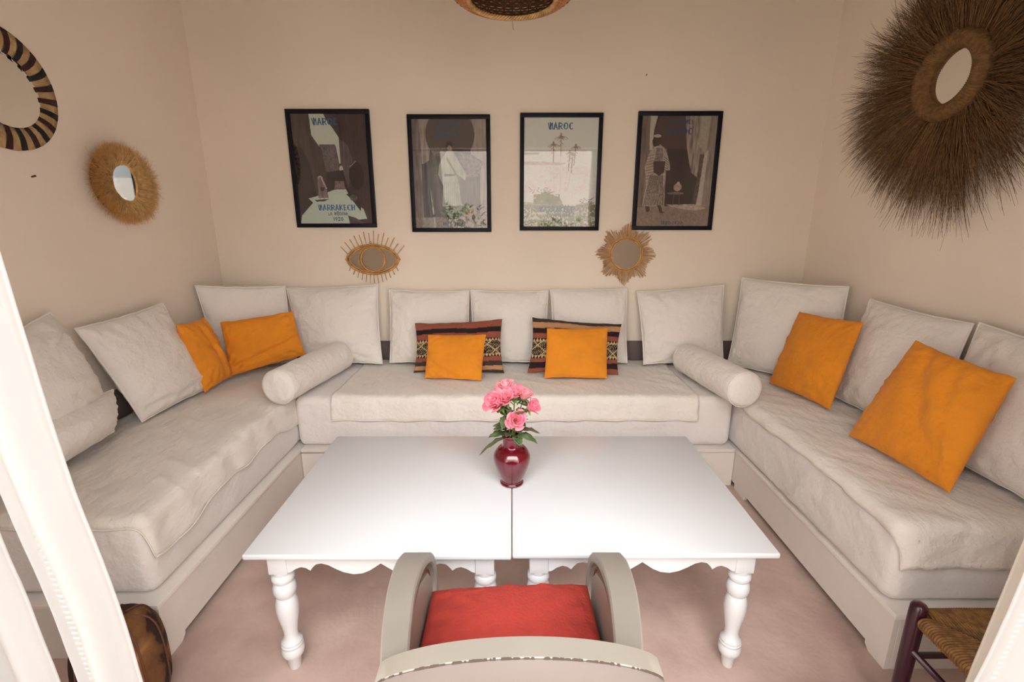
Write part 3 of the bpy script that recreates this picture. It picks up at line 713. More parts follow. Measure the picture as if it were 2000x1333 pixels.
# ------------------------------------------------------------------ curtains
def curtain_sheet(f0, f1, z0, z1, y, amp, nf, seed, nu=70, nv=60):
    """f0(z), f1(z): X of the two vertical edges"""
    V = []
    for i in range(nu):
        u = i/(nu-1)
        for j in range(nv):
            z = z0+(z1-z0)*j/(nv-1); x = f0(z)*(1-u)+f1(z)*u
            yy = y+amp*math.sin(u*PI*2*nf+seed+.5*math.sin(z*2+seed))*min(1, 4*u+.15)+.006*fbm(x*3+seed, z*1.2, seed, 2)
            V.append((x+.004*math.sin(z*9+seed), yy, z))
    return V, gridf(nu, nv)
def curtain(side, label):
    s = side
    t = root('curtain', label, 'curtain', (s*.9, .70, 0), 'white cotton curtains at the doorway')
    if s < 0:
        e0 = lambda z: -(.704+.066*(z-.675)/.8)
        e1 = lambda z: -(.832+.075*(z-.675)/.8)
        g1 = lambda z: -(.872+.055*(z-.675)/.8)
        A = [(e0, e1, .72, .016, 1.3, .4), (g1, lambda z: -1.05, .725, .014, 1.6, 2)]
    else:
        e0 = lambda z: .857+.030*(z-.7)/.22 if z < 1.0 else .898+.02*(z-1.0)
        A = [(e0, lambda z: 1.05, .70, .012, 1.6, 1)]
    for (a, b, y, am, nf, sd) in A:
        o = ob('panel', curtain_sheet(a, b, .012, 2.285, y, am, nf, sd), M['curtain'], t); o.modifiers.new('thick', 'SOLIDIFY').thickness = .0016
        zz = np.linspace(.012, 2.285, 50)
        ob('hem', tube([(a(z)+.004*math.sin(z*9+sd), y+am*math.sin(sd+.5*math.sin(z*2+sd))*.15+.006*fbm(a(z)*3+sd, z*1.2, sd, 2), z) for z in zz], .0025, 6), M['curtain'], o)
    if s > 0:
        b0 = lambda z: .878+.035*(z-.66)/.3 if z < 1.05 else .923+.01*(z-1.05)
        o = ob('shade_fold', curtain_sheet(b0, lambda z: 1.03, .012, 2.285, .735, .004, 1, 3, 24, 40), M['shade_fold'], t, label='curtain fold behind the white edge, its shade put into the colour'); o.modifiers.new('thick', 'SOLIDIFY').thickness = .0016  # back layer coloured as the curtain's shaded fold
    # drawn-thread ladder stitching
    st = []
    for k in range(190):
        z = .02+k*.0115
        if s < 0: x = e0(z)*.42+e1(z)*.58; y = .7065; w_ = .006
        else: x = e0(z)+.012; y = .6875; w_ = .005
        st.append(bbox(x-w_, x+w_, y-.0006, y+.0008, z, z+.003))
    ob('hemstitch', join(*st), M['curtain'], t, smooth=False, kind='stuff')
    rod = None
curtain(-1, 'white cotton curtain hanging at the left edge, with ladder hemstitch')
curtain(1, 'white cotton curtain hanging at the bottom right, fold edge in painted shade beside the rush stool')
t = root('curtain_rod', 'iron curtain rod above the doorway', 'curtain rod', (0, .70, 2.298))
ob('rod', tube([(-1.14, .71, 2.298), (1.18, .71, 2.298)], .011, 10), M['nail'], t)
for x in (-1.10, 1.14): ob('bracket', bevbox(x-.012, x+.012, .60, .71, 2.285, 2.31, .003), M['nail'], t)
for x in (-1.15, 1.19): ob('finial', lathe([(.004, -.02), (.018, -.012), (.022, 0), (.018, .012), (.004, .02)], (x, .71, 2.298), 14), M['nail'], t)

# ------------------------------------------------------------------ posters
def polymask(X, Y, pts):
    inside = np.zeros(X.shape, bool); n = len(pts)
    for i in range(n):
        (x1, y1), (x2, y2) = pts[i], pts[(i+1) % n]
        c = ((y1 > Y) != (y2 > Y)) & (X < (x2-x1)*(Y-y1)/((y2-y1) if y2 != y1 else 1e-9)+x1); inside ^= c
    return inside
class Print:
    def __init__(s, seed, W_=220, H_=310):
        s.W, s.H = W_, H_; x = (np.arange(W_)+.5)/W_; y = (np.arange(H_)+.5)/H_
        s.X, s.Y = np.meshgrid(x, y); s.img = np.zeros((H_, W_, 3)); s.r = np.random.default_rng(seed)
        s.n1 = s.smooth(12, 17); s.n2 = s.smooth(60, 80); s.nv = s.smooth(70, 8)
    def smooth(s, a, b):
        g = s.r.random((b+2, a+2)); xi = s.X*a; yi = s.Y*b; x0 = xi.astype(int); y0 = yi.astype(int); fx = xi-x0; fy = yi-y0
        fx = fx*fx*(3-2*fx); fy = fy*fy*(3-2*fy)
        return (g[y0, x0]*(1-fx)+g[y0, x0+1]*fx)*(1-fy)+(g[y0+1, x0]*(1-fx)+g[y0+1, x0+1]*fx)*fy
    def tone(s, c, m, var=.25, n=None):
        c = np.array(srgb(*c)[:3]); n = s.n2 if n is None else n
        f = 1+var*(n*1.4+s.n1*.6-1)
        s.img[m] = (c[None, None, :]*f[..., None])[m]
    def poly(s, pts, c, var=.25, n=None): s.tone(c, polymask(s.X, s.Y, pts), var, n)
    def ell(s, cx, cy, rx, ry, c, var=.25, cond=None, n=None):
        m = ((s.X-cx)/rx)**2+((s.Y-cy)/ry)**2 < 1
        if cond is not None: m &= cond
        s.tone(c, m, var, n)
    def line(s, p, q, w_, c, var=0):
        A = 1.4; px, py = s.X, s.Y*A; (x1, y1), (x2, y2) = p, q; y1 *= A; y2 *= A
        d = np.array((x2-x1, y2-y1)); L = max(1e-9, (d**2).sum()); t_ = np.clip(((px-x1)*d[0]+(py-y1)*d[1])/L, 0, 1)
        s.tone(c, np.hypot(px-x1-t_*d[0], py-y1-t_*d[1]) < w_/2, var)
    def arc(s, cx, cy, rx, ry, a0, a1, w_, c):
        k = 14
        for i in range(k):
            a = a0+(a1-a0)*i/k; b = a0+(a1-a0)*(i+1)/k
            s.line((cx+rx*math.cos(a), cy+ry*math.sin(a)), (cx+rx*math.cos(b), cy+ry*math.sin(b)), w_, c)
    def text(s, txt, cx, y, h, c, w_=.010, sp=1.0, heavy=True):
        wd = {'M': .95, 'I': .25, '1': .3, ' ': .45, '-': .5, 'O': .95, 'C': .8, 'D': .85, 'L': .55, 'E': .6, 'S': .6}
        A = 1.4; hw = h*A      # height in x units
        tot = sum((wd.get(ch, .78)*hw*.78+w_*1.6*sp) for ch in txt); x = cx-tot/2
        for ch in txt:
            e = wd.get(ch, .78)*hw*.78; g = GL.get(ch, [])
            for st in g:
                hv = w_*(1.5 if (st[0] == 'h' and heavy) else 1.0)
                if st[0] in 'lh': s.line((x+st[1]*e, y+st[2]*h), (x+st[3]*e, y+st[4]*h), hv, c)
                else: s.arc(x+st[1]*e, y+st[2]*h, st[3]*e, st[4]*h, st[5]*PI/180, st[6]*PI/180, w_, c)
            x += e+w_*1.6*sp
GL = {'M': [('l', .0, 0, .30, 1), ('h', .5, 0, .5, 1), ('l', .95, 0, .95, 1), ('l', .62, .5, .95, 0)],
 'A': [('h', .5, 0, .0, 1), ('l', .5, 0, 1, 1), ('l', .6, .7, .85, .7)], 'R': [('h', .05, 0, .05, 1), ('a', .45, .27, .5, .27, -90, 90), ('l', .05, 0, .45, 0), ('l', .4, .54, 1, 1)],
 'O': [('a', .5, .5, .5, .5, 0, 360), ('h', .12, .35, .12, .65)], 'C': [('a', .6, .5, .58, .5, 60, 300), ('h', .14, .3, .14, .7)], 'K': [('h', .05, 0, .05, 1), ('l', .9, 0, .25, .5), ('l', .25, .5, 1, 1)],
 'E': [('h', .1, 0, .1, 1), ('l', .1, 0, .95, 0), ('l', .1, .5, .8, .5), ('l', .1, 1, .95, 1)], 'H': [('h', .08, 0, .08, 1), ('l', .95, 0, .95, 1), ('l', .08, .5, .95, .5)],
 'L': [('h', .1, 0, .1, 1), ('l', .1, 1, .95, 1)], 'D': [('h', .08, 0, .08, 1), ('a', .3, .5, .65, .5, -90, 90), ('l', .08, 0, .3, 0), ('l', .08, 1, .3, 1)], 'I': [('h', .5, 0, .5, 1)],
 'N': [('h', .05, 0, .05, 1), ('l', .05, 0, .95, 1), ('l', .95, 0, .95, 1)], 'P': [('h', .05, 0, .05, 1), ('a', .45, .27, .5, .27, -90, 90), ('l', .05, 0, .45, 0), ('l', .05, .54, .45, .54)],
 'U': [('h', .05, 0, .05, .65), ('a', .5, .62, .45, .38, 0, 180), ('l', .95, 0, .95, .65)], 'S': [('a', .5, .27, .42, .27, 100, 330), ('a', .5, .76, .42, .25, -90, 150)],
 'T': [('l', 0, 0, 1, 0), ('h', .5, 0, .5, 1)], 'É': [('h', .1, 0, .1, 1), ('l', .1, 0, .95, 0), ('l', .1, .5, .8, .5), ('l', .1, 1, .95, 1), ('l', .4, -.15, .8, -.34)],
 '1': [('l', .6, 0, .6, 1), ('l', .1, .2, .6, 0)], '9': [('a', .5, .3, .4, .3, 0, 360), ('l', .9, .3, .55, 1)], '2': [('a', .5, .3, .4, .3, 180, 380), ('l', .88, .4, .1, 1), ('l', .1, 1, .95, 1)],
 '0': [('a', .5, .5, .45, .5, 0, 360)], '3': [('a', .45, .27, .42, .27, -150, 90), ('a', .45, .75, .45, .25, -90, 150)], '8': [('a', .5, .26, .36, .26, 0, 360), ('a', .5, .75, .44, .25, 0, 360)],
 '-': [('l', .15, .5, .85, .5)], ' ': []}
BL_, BL2 = (24, 92, 138), (30, 62, 84)
def poster1():
    p = Print(1); D = (62, 46, 48)
    p.tone(D, np.ones_like(p.X, bool), .5, p.nv)
    sky = (196, 200, 184)
    p.poly([(.25, .0), (.44, .0), (.47, .05), (.55, .13), (.62, .21), (.645, .45), (.60, .44), (.57, .285), (.37, .275), (.35, .30), (.26, .20)], sky, .04)
    p.poly([(.35, .27), (.56, .27), (.60, .44), (.59, .50), (.42, .52)], (104, 92, 92), .5)
    p.poly([(.0, .0), (.22, .0), (.26, .19), (.38, .32), (.42, .55), (.30, .74), (.0, .9)], (70, 54, 52), .55, p.nv)
    p.poly([(.0, .28), (.12, .30), (.20, .45), (.26, .74), (.12, .9), (.0, .9)], (38, 26, 28), .4, p.nv)
    p.poly([(.62, .22), (.72, .26), (.78, .40), (.72, .62), (.66, .72), (.60, .66), (.62, .45)], (92, 78, 80), .6, p.nv)
    p.poly([(.70, .0), (1, .0), (1, 1), (.88, .98), (.80, .78), (.76, .60), (.80, .35), (.64, .2)], (64, 48, 50), .5, p.nv)
    p.ell(.82, .55, .10, .13, (34, 24, 28), .3)
    p.line((.74, .47), (.82, .42), .012, (150, 138, 134))
    p.ell(.62, .49, .025, .03, (190, 184, 176), .1); p.ell(.61, .53, .02, .015, (170, 160, 156), .1)
    p.poly([(.42, .52), (.64, .50), (.70, .70), (.40, .70)], (48, 36, 40), .5)
    p.poly([(.52, .60), (.64, .60), (.66, .68), (.5, .69)], (116, 100, 98), .7)
    gr = (188, 198, 186)
    p.poly([(.34, .72), (.50, .68), (.66, .675), (.72, .76), (.88, .86), (.92, .95), (.80, .96), (.68, 1.0), (.0, 1.0), (.03, .92), (.20, .80), (.14, .76), (.25, .74)], gr, .05)
    p.poly([(.68, 1), (.66, .92), (.76, .94), (.9, 1)], (86, 76, 80), .3)
    p.poly([(.66, .72), (.80, .70), (.86, .80), (.84, .88), (.74, .78)], (56, 44, 46), .5)
    p.ell(.755, .755, .05, .03, (92, 84, 82), .6)
    p.ell(.325, .58, .035, .028, (176, 164, 156), .2)                                    # robed walker, seen from behind
    p.poly([(.30, .57), (.34, .565), (.385, .62), (.405, .69), (.415, .755), (.275, .755), (.285, .69), (.28, .63)], (118, 98, 98), .6, p.nv)
    p.line((.34, .575), (.40, .67), .014, (190, 176, 168)); p.line((.30, .76), (.30, .772), .012, (150, 136, 130)); p.line((.355, .76), (.355, .772), .012, (150, 136, 130)); p.poly([(.31, .655), (.38, .66), (.36, .69), (.32, .69)], (56, 44, 44), .3)
    p.poly([(.22, .775), (.42, .765), (.36, .785), (.25, .79)], (52, 40, 40), .2)
    p.text('MAROC', .46, .045, .052, BL_, .013)
    p.text('MARRAKECH', .52, .822, .046, BL_, .011); p.text('LA MÉDINA', .53, .890, .026, BL2, .007, heavy=False); p.text('1920', .53, .937, .030, BL2, .009, heavy=False)
    return p
def poster2():
    p = Print(2); p.tone((150, 138, 128), np.ones_like(p.X, bool), .35, p.nv)
    p.poly([(.0, 0), (.10, 0), (.13, .5), (.12, .9), (0, .9)], (118, 106, 104), .6, p.nv)
    m = (((p.X-.51)/.325)**2+((p.Y-.14)/.24)**2 < 1); p.tone((84, 72, 68), m, .12)
    p.poly([(.24, .27), (.78, .27), (.80, .40), (.90, .42), (.90, .92), (.14, .92), (.14, .40), (.22, .37)], (80, 66, 62), .5, p.nv)
    p.poly([(.62, .30), (.80, .32), (.95, .38), (.88, .52), (.70, .52)], (108, 96, 88), .8)
    p.poly([(.12, .40), (.20, .40), (.24, .92), (.12, .92)], (58, 44, 44), .4, p.nv)
    p.poly([(.24, .27), (.44, .255), (.47, .31), (.30, .34)], (116, 98, 92), .6)
    p.ell(.50, .235, .045, .035, (46, 38, 38), .3); p.ell(.50, .262, .032, .028, (146, 120, 104), .2)
    p.poly([(.46, .285), (.54, .285), (.62, .38), (.72, .50), (.70, .55), (.60, .50), (.64, .76), (.66, .78), (.38, .79), (.40, .60), (.32, .47), (.38, .37)], (158, 160, 146), .35, p.nv)
    p.poly([(.46, .33), (.64, .55), (.62, .56), (.45, .36)], (104, 88, 66), .2)
    p.poly([(.42, .49), (.58, .49), (.56, .51), (.42, .515)], (64, 66, 54), .3)
    for k in range(9): p.line((.42+k*.025, .56), (.40+k*.029, .77), .006, (112, 114, 102))
    p.poly([(0, .90), (1, .88), (1, 1), (0, 1)], (132, 118, 110), .4)
    p.poly([(.64, .84), (.80, .76), (.86, .88), (.70, .90)], (136, 112, 98), .6)  # pinkish outdoor wall mirrored in the glass, painted into the print
    p.ell(.50, .85, .17, .065, (66, 70, 48), .9); p.ell(.30, .42, .05, .10, (70, 72, 52), .9)
    B = (48, 78, 112)
    p.text('COSTUMES', .50, .035, .032, B, .009); p.text('DU', .50, .080, .018, B, .006); p.text('MAROC', .50, .110, .052, B, .013)
    p.text('1880-1930', .53, .945, .028, (52, 74, 108), .008, heavy=False)
    return p
def poster3():
    p = Print(3); p.tone((212, 210, 198), np.ones_like(p.X, bool), .05)
    refl = (214, 204, 199)
    p.poly([(0, .28), (.30, .28), (.5, .275), (.76, .30), (.80, .285), (.85, .29), (.90, .36), (.96, .46), (1, .47), (1, .85), (0, .85)], refl, .12)  # pale band: bright outdoors mirrored in the glass, painted into the print
    p.poly([(0, .31), (.22, .31), (.20, .33), (0, .33)], (160, 144, 134), .15); p.poly([(0, .395), (.30, .395), (.58, .405), (.50, .425), (0, .42)], (186, 166, 154), .15)
    p.tone((206, 192, 188), (p.Y > .44) & (p.Y < .68) & (p.n1 > .5) & (p.X < .9), .2)
    tr = (138, 112, 106)
    for (bx, tx, ty, sz) in ((.50, .50, .18, .08), (.42, .40, .245, .065), (.60, .70, .265, .06), (.56, .62, .315, .045), (.60, .66, .33, .045)):
        p.line((bx, .66), (tx, ty), .007, (200, 180, 172)); p.line((tx, ty), (tx+(bx-tx)*.2, ty+.16), .012, tr)
        for k in range(17):
            a = PI*.85+PI*1.30*k/16; L = sz*(.75+.35*math.sin(k*7.3)); m1 = (tx+L*.6*math.cos(a), ty+L*.5*math.sin(a)); p.line((tx, ty), m1, .005, tr); p.line(m1, (tx+L*1.1*math.cos(a), ty+L*.62*math.sin(a)+.012), .004, tr)
        for k in range(4): p.line((tx, ty+.02*k), (tx+(-1)**k*.03, ty+.02*k+.018), .006, tr)
    gr = (150, 144, 122)
    p.poly([(0, .76), (.14, .77), (.2, .70), (.30, .66), (.40, .70), (.50, .72), (.56, .80), (.72, .80), (.80, .77), (1, .79), (1, 1), (0, 1)], gr, .7)
    p.tone((112, 108, 84), (p.Y > .79) & (p.n2 > .56), .3); p.tone((196, 184, 168), (p.Y > .82) & (p.n2 < .36), .15)
    p.tone((96, 100, 92), (p.Y > .80) & (p.Y < .9) & (p.X > .3) & (p.X < .72) & (p.n2 > .42), .3)
    p.tone((122, 118, 76), (p.Y > .69) & (p.Y < .78) & (p.X > .14) & (p.X < .5) & (p.n2 > .42), .3)
    r = random.Random(4)
    for (cx, cy, n) in ((.15, .66, 8), (.28, .65, 10), (.40, .69, 8), (.86, .76, 26), (.92, .80, 18)):
        for k in range(n):
            x, y = cx+r.uniform(-.07, .07), cy+r.uniform(-.02, .05); p.line((x, y), (x+r.uniform(-.05, .05), y-r.uniform(0, .025)), .007, (112, 92, 84))
    p.text('MAROC', .50, .052, .052, (34, 92, 126), .013)
    p.text('MARRAKECH', .47, .808, .046, (48, 72, 88), .010); p.text('LA PALMERAIE', .48, .876, .026, (52, 66, 72), .007, heavy=False); p.text('1930', .48, .924, .032, (50, 68, 78), .009, heavy=False)
    return p
def poster4():
    p = Print(4); p.tone((138, 122, 110), np.ones_like(p.X, bool), .45, p.nv)
    dk = (46, 32, 32)
    p.poly([(.12, 0), (.21, 0), (.17, .12), (.17, .30), (.12, .30)], (176, 168, 152), .1)
    p.poly([(0, 0), (.11, 0), (.13, .35), (.10, .82), (0, .9)], (112, 94, 84), .55, p.nv)
    p.poly([(.21, 0), (.60, 0), (.70, .5), (.80, .55), (.76, .80), (.38, .81), (.36, .30), (.17, .16)], dk, .3)
    p.poly([(.24, .0), (.58, .0), (.64, .29), (.34, .29), (.17, .2)], (70, 52, 50), .15)
    p.poly([(.57, 0), (.80, 0), (.78, .20), (.76, .40), (.79, .50), (.74, .52), (.68, .45), (.62, .28)], (138, 124, 114), .8, p.nv)
    p.poly([(.80, 0), (.90, 0), (.88, .34), (.76, .25)], (156, 148, 130), .15)
    p.poly([(.80, .34), (.86, .34), (.86, .55), (.80, .80), (.75, .80), (.79, .56)], (78, 64, 60), .7)
    p.poly([(.86, .34), (.91, .30), (.88, .80), (.81, .82)], (176, 164, 148), .2)
    p.poly([(0, .82), (.40, .81), (.76, .80), (1, .81), (1, 1), (0, 1)], (134, 114, 102), .35)
    p.poly([(.40, .795), (.78, .79), (.95, .83), (.80, .85), (.5, .82)], (168, 150, 136), .4)
    # man in striped robe
    p.ell(.215, .225, .055, .050, (40, 28, 26), .3); p.ell(.225, .178, .050, .014, (182, 164, 148), .3); p.ell(.24, .23, .030, .032, (66, 46, 40), .3)
    p.poly([(.20, .27), (.28, .26), (.36, .32), (.41, .42), (.42, .48), (.36, .48), (.37, .56), (.34, .66), (.36, .81), (.08, .81), (.11, .60), (.08, .45), (.12, .34)], (166, 150, 138), .35)
    for k in range(13): p.line((.16+k*.014, .53), (.10+k*.021, .80), .010, (82, 66, 62))
    for k in range(9): p.line((.10, .36+k*.025), (.19, .34+k*.026), .007, (92, 76, 70)); 
    for k in range(6): p.line((.33, .36+k*.022), (.40, .40+k*.018), .007, (92, 76, 70))
    p.poly([(.19, .40), (.35, .40), (.34, .50), (.28, .53), (.20, .50)], (62, 46, 44), .4); p.poly([(.22, .28), (.30, .28), (.32, .40), (.20, .40)], (124, 108, 102), .6)
    p.poly([(.12, .81), (.17, .81), (.19, .85), (.14, .87)], (66, 48, 44), .3); p.poly([(.28, .80), (.33, .80), (.36, .86), (.40, .87), (.33, .875)], (66, 48, 44), .3)
    p.ell(.54, .635, .055, .035, (152, 138, 128), .3); p.ell(.545, .60, .022, .016, (170, 156, 146), .2); p.ell(.52, .69, .11, .012, (112, 96, 90), .3); p.line((.50, .70), (.49, .80), .012, (84, 66, 62)); p.line((.57, .70), (.58, .80), .012, (84, 66, 62))
    B = (36, 62, 96)
    p.text('COSTUMES', .53, .040, .030, B, .009); p.text('DU', .58, .080, .022, B, .007); p.text('MAROC', .52, .112, .050, B, .013)
    p.text('1880-1930', .50, .950, .028, (40, 62, 96), .008, heavy=False)
    return p
def poster(x0, x1, z0, z1, pr, label, lean=0.0):
    yb = YB-.002
    t = root('framed_poster', label, 'framed poster', ((x0+x1)/2, yb, z0), 'framed posters on the back wall')
    w_ = .026; d = .024
    sk = lean
    def sh(vf):
        V, F = vf; return [(v[0]+sk*(v[2]-z0), v[1], v[2]) for v in V], F
    for nm, q in (('top', bevbox(x0, x1, yb-d, yb, z1-w_, z1, .002)), ('b', bevbox(x0, x1, yb-d, yb, z0, z0+w_, .002)), ('l', bevbox(x0, x0+w_, yb-d, yb, z0+w_, z1-w_, .002)), ('r', bevbox(x1-w_, x1, yb-d, yb, z0+w_, z1-w_, .002))):
        ob('frame_bar', sh(q), M['black'], t, angle=40)
    X0, X1, Z0, Z1 = x0+w_-.002, x1-w_+.002, z0+w_-.002, z1-w_+.002
    ob('backing_board', sh(bbox(X0, X1, yb-.008, yb-.001, Z0, Z1)), M['black'], t, smooth=False)
    W_, H_ = pr.W, pr.H; xs = np.linspace(X0, X1, W_); zs_ = np.linspace(Z1, Z0, H_); XX, ZZ = np.meshgrid(xs, zs_)
    V = np.stack([XX+sk*(ZZ-z0), np.full_like(XX, yb-.010), ZZ], -1).reshape(-1, 3)
    F = gridf(H_, W_)
    o = ob('print', (V, F), M['print'], t, smooth=False, cols=np.clip(pr.img*1.28, 0, .80).reshape(-1, 3))
    ob('glass_pane', sh(bbox(X0, X1, yb-.0150, yb-.0135, Z0, Z1)), M['glass'], t, smooth=False)
    return t
poster(-1.436, -.905, 1.475, 2.204, poster1(), 'leftmost framed poster, alley scene lettered MAROC and MARRAKECH LA MÉDINA')
poster(-.667, -.138, 1.446, 2.173, poster2(), 'second framed poster from the left, robed figure before an arched doorway')
poster(.053, .581, 1.455, 2.182, poster3(), 'third framed poster from the left, pale palm trees lettered MAROC MARRAKECH')
poster(.804, 1.338, 1.458, 2.192, poster4(), 'rightmost framed poster, man in a striped robe, dated 1880-1930')

# ------------------------------------------------------------------ wall mirrors
def disc(c, U, V_, N, ru, rv, th, n=48):
    c, U, V_, N = [Vector(a) for a in (c, U, V_, N)]
    A = [tuple(c+U*ru*math.cos(2*PI*j/n)+V_*rv*math.sin(2*PI*j/n)) for j in range(n)]; B = [tuple(Vector(a)+N*th) for a in A]
    F = [tuple(range(n))[::-1], tuple(range(n, 2*n))]+[(j, (j+1) % n, n+(j+1) % n, n+j) for j in range(n)]
    bm = bmesh.new(); vs = [bm.verts.new(v) for v in A+B]; [bm.faces.new([vs[i] for i in f]) for f in F]; bmesh.ops.recalc_face_normals(bm, faces=bm.faces[:])
    return bmout(bm)
def ring(c, U, V_, ru, rv, r, n=72, m_=8): 
    c, U, V_ = [Vector(a) for a in (c, U, V_)]
    return tube([tuple(c+U*ru*math.cos(2*PI*j/n)+V_*rv*math.sin(2*PI*j/n)) for j in range(n)], r, m_, closed=True, up=tuple(U.cross(V_)))
UX, UY, UZ = (1, 0, 0), (0, 1, 0), (0, 0, 1)
# eye mirror
ex, ez, ey = -.946, 1.263, YB-.012
t = root('eye_mirror', 'rattan eye-shaped mirror with lashes, hanging under the first poster', 'mirror', (ex, YB, ez-.1))
def almond(a, b, off=0, n=24):
    up = [(a*math.cos(PI-PI*i/n), b*math.sin(PI*i/n)**1.15) for i in range(n+1)]; lo = [(x, -z*1.0) for x, z in up[::-1][1:-1]]
    return up+lo
ob('mirror_pane', prism([(ex+x, ez+z) for x, z in almond(.155, .082)], 'Y', ey-.004, ey), M['mirror'], t, smooth=False)
for (a, b, r) in ((.176, .098, .0062), (.160, .086, .005)):
    ob('eye_frame', tube([(ex+x, ey-.006, ez+z) for x, z in almond(a, b)], r, 8, closed=True), M['rattan'], t)
ob('iris_ring', ring((ex, ey-.011, ez), UX, UZ, .079, .080, .0058), M['rattan'], t)
ob('iris_ring', ring((ex-.006, ey-.009, ez), UX, UZ, .090, .088, .0035), M['rattan'], t)
for s in (-1, 1): ob('corner_binding', tube([(ex+s*.165, ey-.008, ez), (ex+s*.188, ey-.008, ez)], [.012, .005], 8), M['rattan'], t)
for i in range(14):
    f = (i+.5)/14*2-1; a = f*.95
    x0, z0 = ex+.165*f, ez+.095*(1-f*f*.9); L = .088+.01*math.sin(i*3)
    ob('lash', tube([(x0, ey-.004, z0), (x0+L*math.sin(a)*.72+.012*f, ey-.004, z0+L*math.cos(a*.85))], .0026, 6), M['reed'], t)
for i in range(13):
    f = (i+.5)/13*2-1; a = f*.85; x0, z0 = ex+.155*f, ez-.093*(1-f*f*.85); L = .058+.012*math.cos(f*1.2)
    ob('lash', tube([(x0, ey-.004, z0), (x0+L*math.sin(a)*.55, ey-.004, z0-L*math.cos(a*.8))], .0026, 6), M['reed'], t)
ob('hook', ring((ex-.01, ey-.004, ez+.112), UX, UZ, .006, .008, .0015, 16, 5), M['nail'], t)
# sunburst mirror
sx_, sz_, sy_ = .776, 1.297, YB-.006
t = root('sunburst_mirror', 'round mirror with a star of thin reeds, below the fourth poster', 'mirror', (sx_, YB, sz_-.1))
rr = random.Random(2); reeds = []
for i in range(270):
    a = 2*PI*i/270+rr.uniform(-.012, .012); ph = ((a+.05)/(2*PI)*8) % 1; L = .150+.056*abs(1-2*ph)**1.0+rr.uniform(-.012, .012); b = a+rr.uniform(-.05, .05)
    y = sy_-rr.uniform(.002, .012)
    reeds.append(tube([(sx_+.095*math.cos(a), y, sz_+.095*math.sin(a)), (sx_+L*math.cos(b), y, sz_+L*math.sin(b))], .0019, 5))
ob('reed_rays', join(*reeds), M['reed'], t, kind='stuff')
ob('mirror_pane', disc((sx_, sy_-.012, sz_), UX, UZ, (0, -1, 0), .099, .099, .004), M['mirror'], t, smooth=False)
ob('rim', ring((sx_, sy_-.016, sz_), UX, UZ, .101, .101, .006), M['rattan'], t); ob('rim', ring((sx_, sy_-.014, sz_), UX, UZ, .112, .112, .004), M['reed'], t)
# striped mirror on the left wall
my, mz, mx = 2.052, 2.030, XL+.008
t = root('striped_mirror', 'round mirror banded black, maroon and straw, at the left edge of the left wall', 'mirror', (XL, my, mz-.2))
ob('mirror_pane', disc((mx+.003, my, mz), UY, (-.075, 0, .997), UX, .148, .148, .004), M['mirror'], t, smooth=False)
nb = 46
for k in range(nb):
    a0 = 2*PI*k/nb; wide = (k % 2 == 0); a0 += 0 if wide else .012; a1 = 2*PI*(k+1)/nb+(.012 if wide else 0)
    mm = M['bandc'] if wide else (M['bandb'] if (k//2) % 2 else M['bandm'])
    V = []; sk = .05; n1 = 4; out = .232 if wide else .231; th = .016 if wide else .018; ir = .146 if wide else .138
    prof = [(ir, .008), (ir+.004, th*.85), (ir+.02, th+.004), (.185, th+.007), (.205, th+.003), (out, th*.7), (out+.001, .001)]
    for i in range(n1):
        for q, h in prof:
            a = a0+(a1-a0)*i/(n1-1)+sk*(.22-q)/.08*-1
            V.append((XL+.001+h+.001, my+q*math.cos(a), mz+q*math.sin(a)))
    ob('band', (V, gridf(n1, len(prof), flip=True)), mm, t)
# raffia mirror
def strands(c, U, V_, N, ri, ro, n, seed, wdt, lift, bend, jag, rfun=None, nseg=3, clump=0):
    r = random.Random(seed); c, U, V_, N = [Vector(a) for a in (c, U, V_, N)]; V = []; F = []
    for i in range(n):
        a = r.uniform(0, 2*PI)
        if clump: ac = round(a*clump/PI)/clump*PI; a0_ = a; a = ac*.62+a*.38; ck = math.sin(ac*37.7+seed)
        da = r.gauss(0, jag); L = (ro-ri)*r.uniform(.72, 1.02)*(rfun(a) if rfun else 1)*(1+(.10*ck if clump else 0)); da += .07*math.sin(ac*91.3) if clump else 0; b = a+da
        d0 = U*math.cos(a)+V_*math.sin(a); d1 = (U*math.cos(b)+V_*math.sin(b)); base = c+d0*ri+N*r.uniform(.0, lift[0]); up = r.uniform(*lift[1]); bd = r.gauss(0, bend)
        side = N.cross(d1).normalized(); tw = r.uniform(0, PI); ws = side*math.cos(tw)+N*math.sin(tw); k0 = len(V)
        for s in range(nseg+1):
            f = s/nseg; p = base+d1*L*f+N*(up*math.sin(f*PI*.55))+side*bd*f*f*L+Vector((0, 0, -1))*L*f*f*.06; w_ = wdt*(1-f*.75)
            V += [tuple(p-ws*w_), tuple(p+ws*w_)]
        for s in range(nseg): q = k0+2*s; F.append((q, q+1, q+3, q+2))
    return V, F
ry, rz = 2.535, 1.705
t = root('raffia_mirror', 'small oval mirror in a thick straw raffia fringe on the left wall', 'mirror', (XL, ry, rz-.2))
rf = lambda a: 1+.06*math.sin(a*2+2.0)
ob('raffia_fringe', strands((XL+.012, ry, rz), UY, UZ, UX, .085, .205, 5200, 5, .0013, (.03, (.0, .055)), .25, .16, rf), M['raffia'], t, smooth=False, kind='stuff')
ob('raffia_fringe', strands((XL+.03, ry, rz), UY, UZ, UX, .085, .185, 3200, 6, .0013, (.03, (.0, .05)), .35, .2, rf), M['raffia2'], t, smooth=False, kind='stuff')
ob('backing', disc((XL+.002, ry, rz), UY, UZ, UX, .15, .15, .012), M['rope'], t, smooth=False)
ob('mirror_pane', disc((XL+.052, ry-.012, rz+.0), UY, UZ, UX, .075, .100, .006), M['mirror'], t, smooth=False)
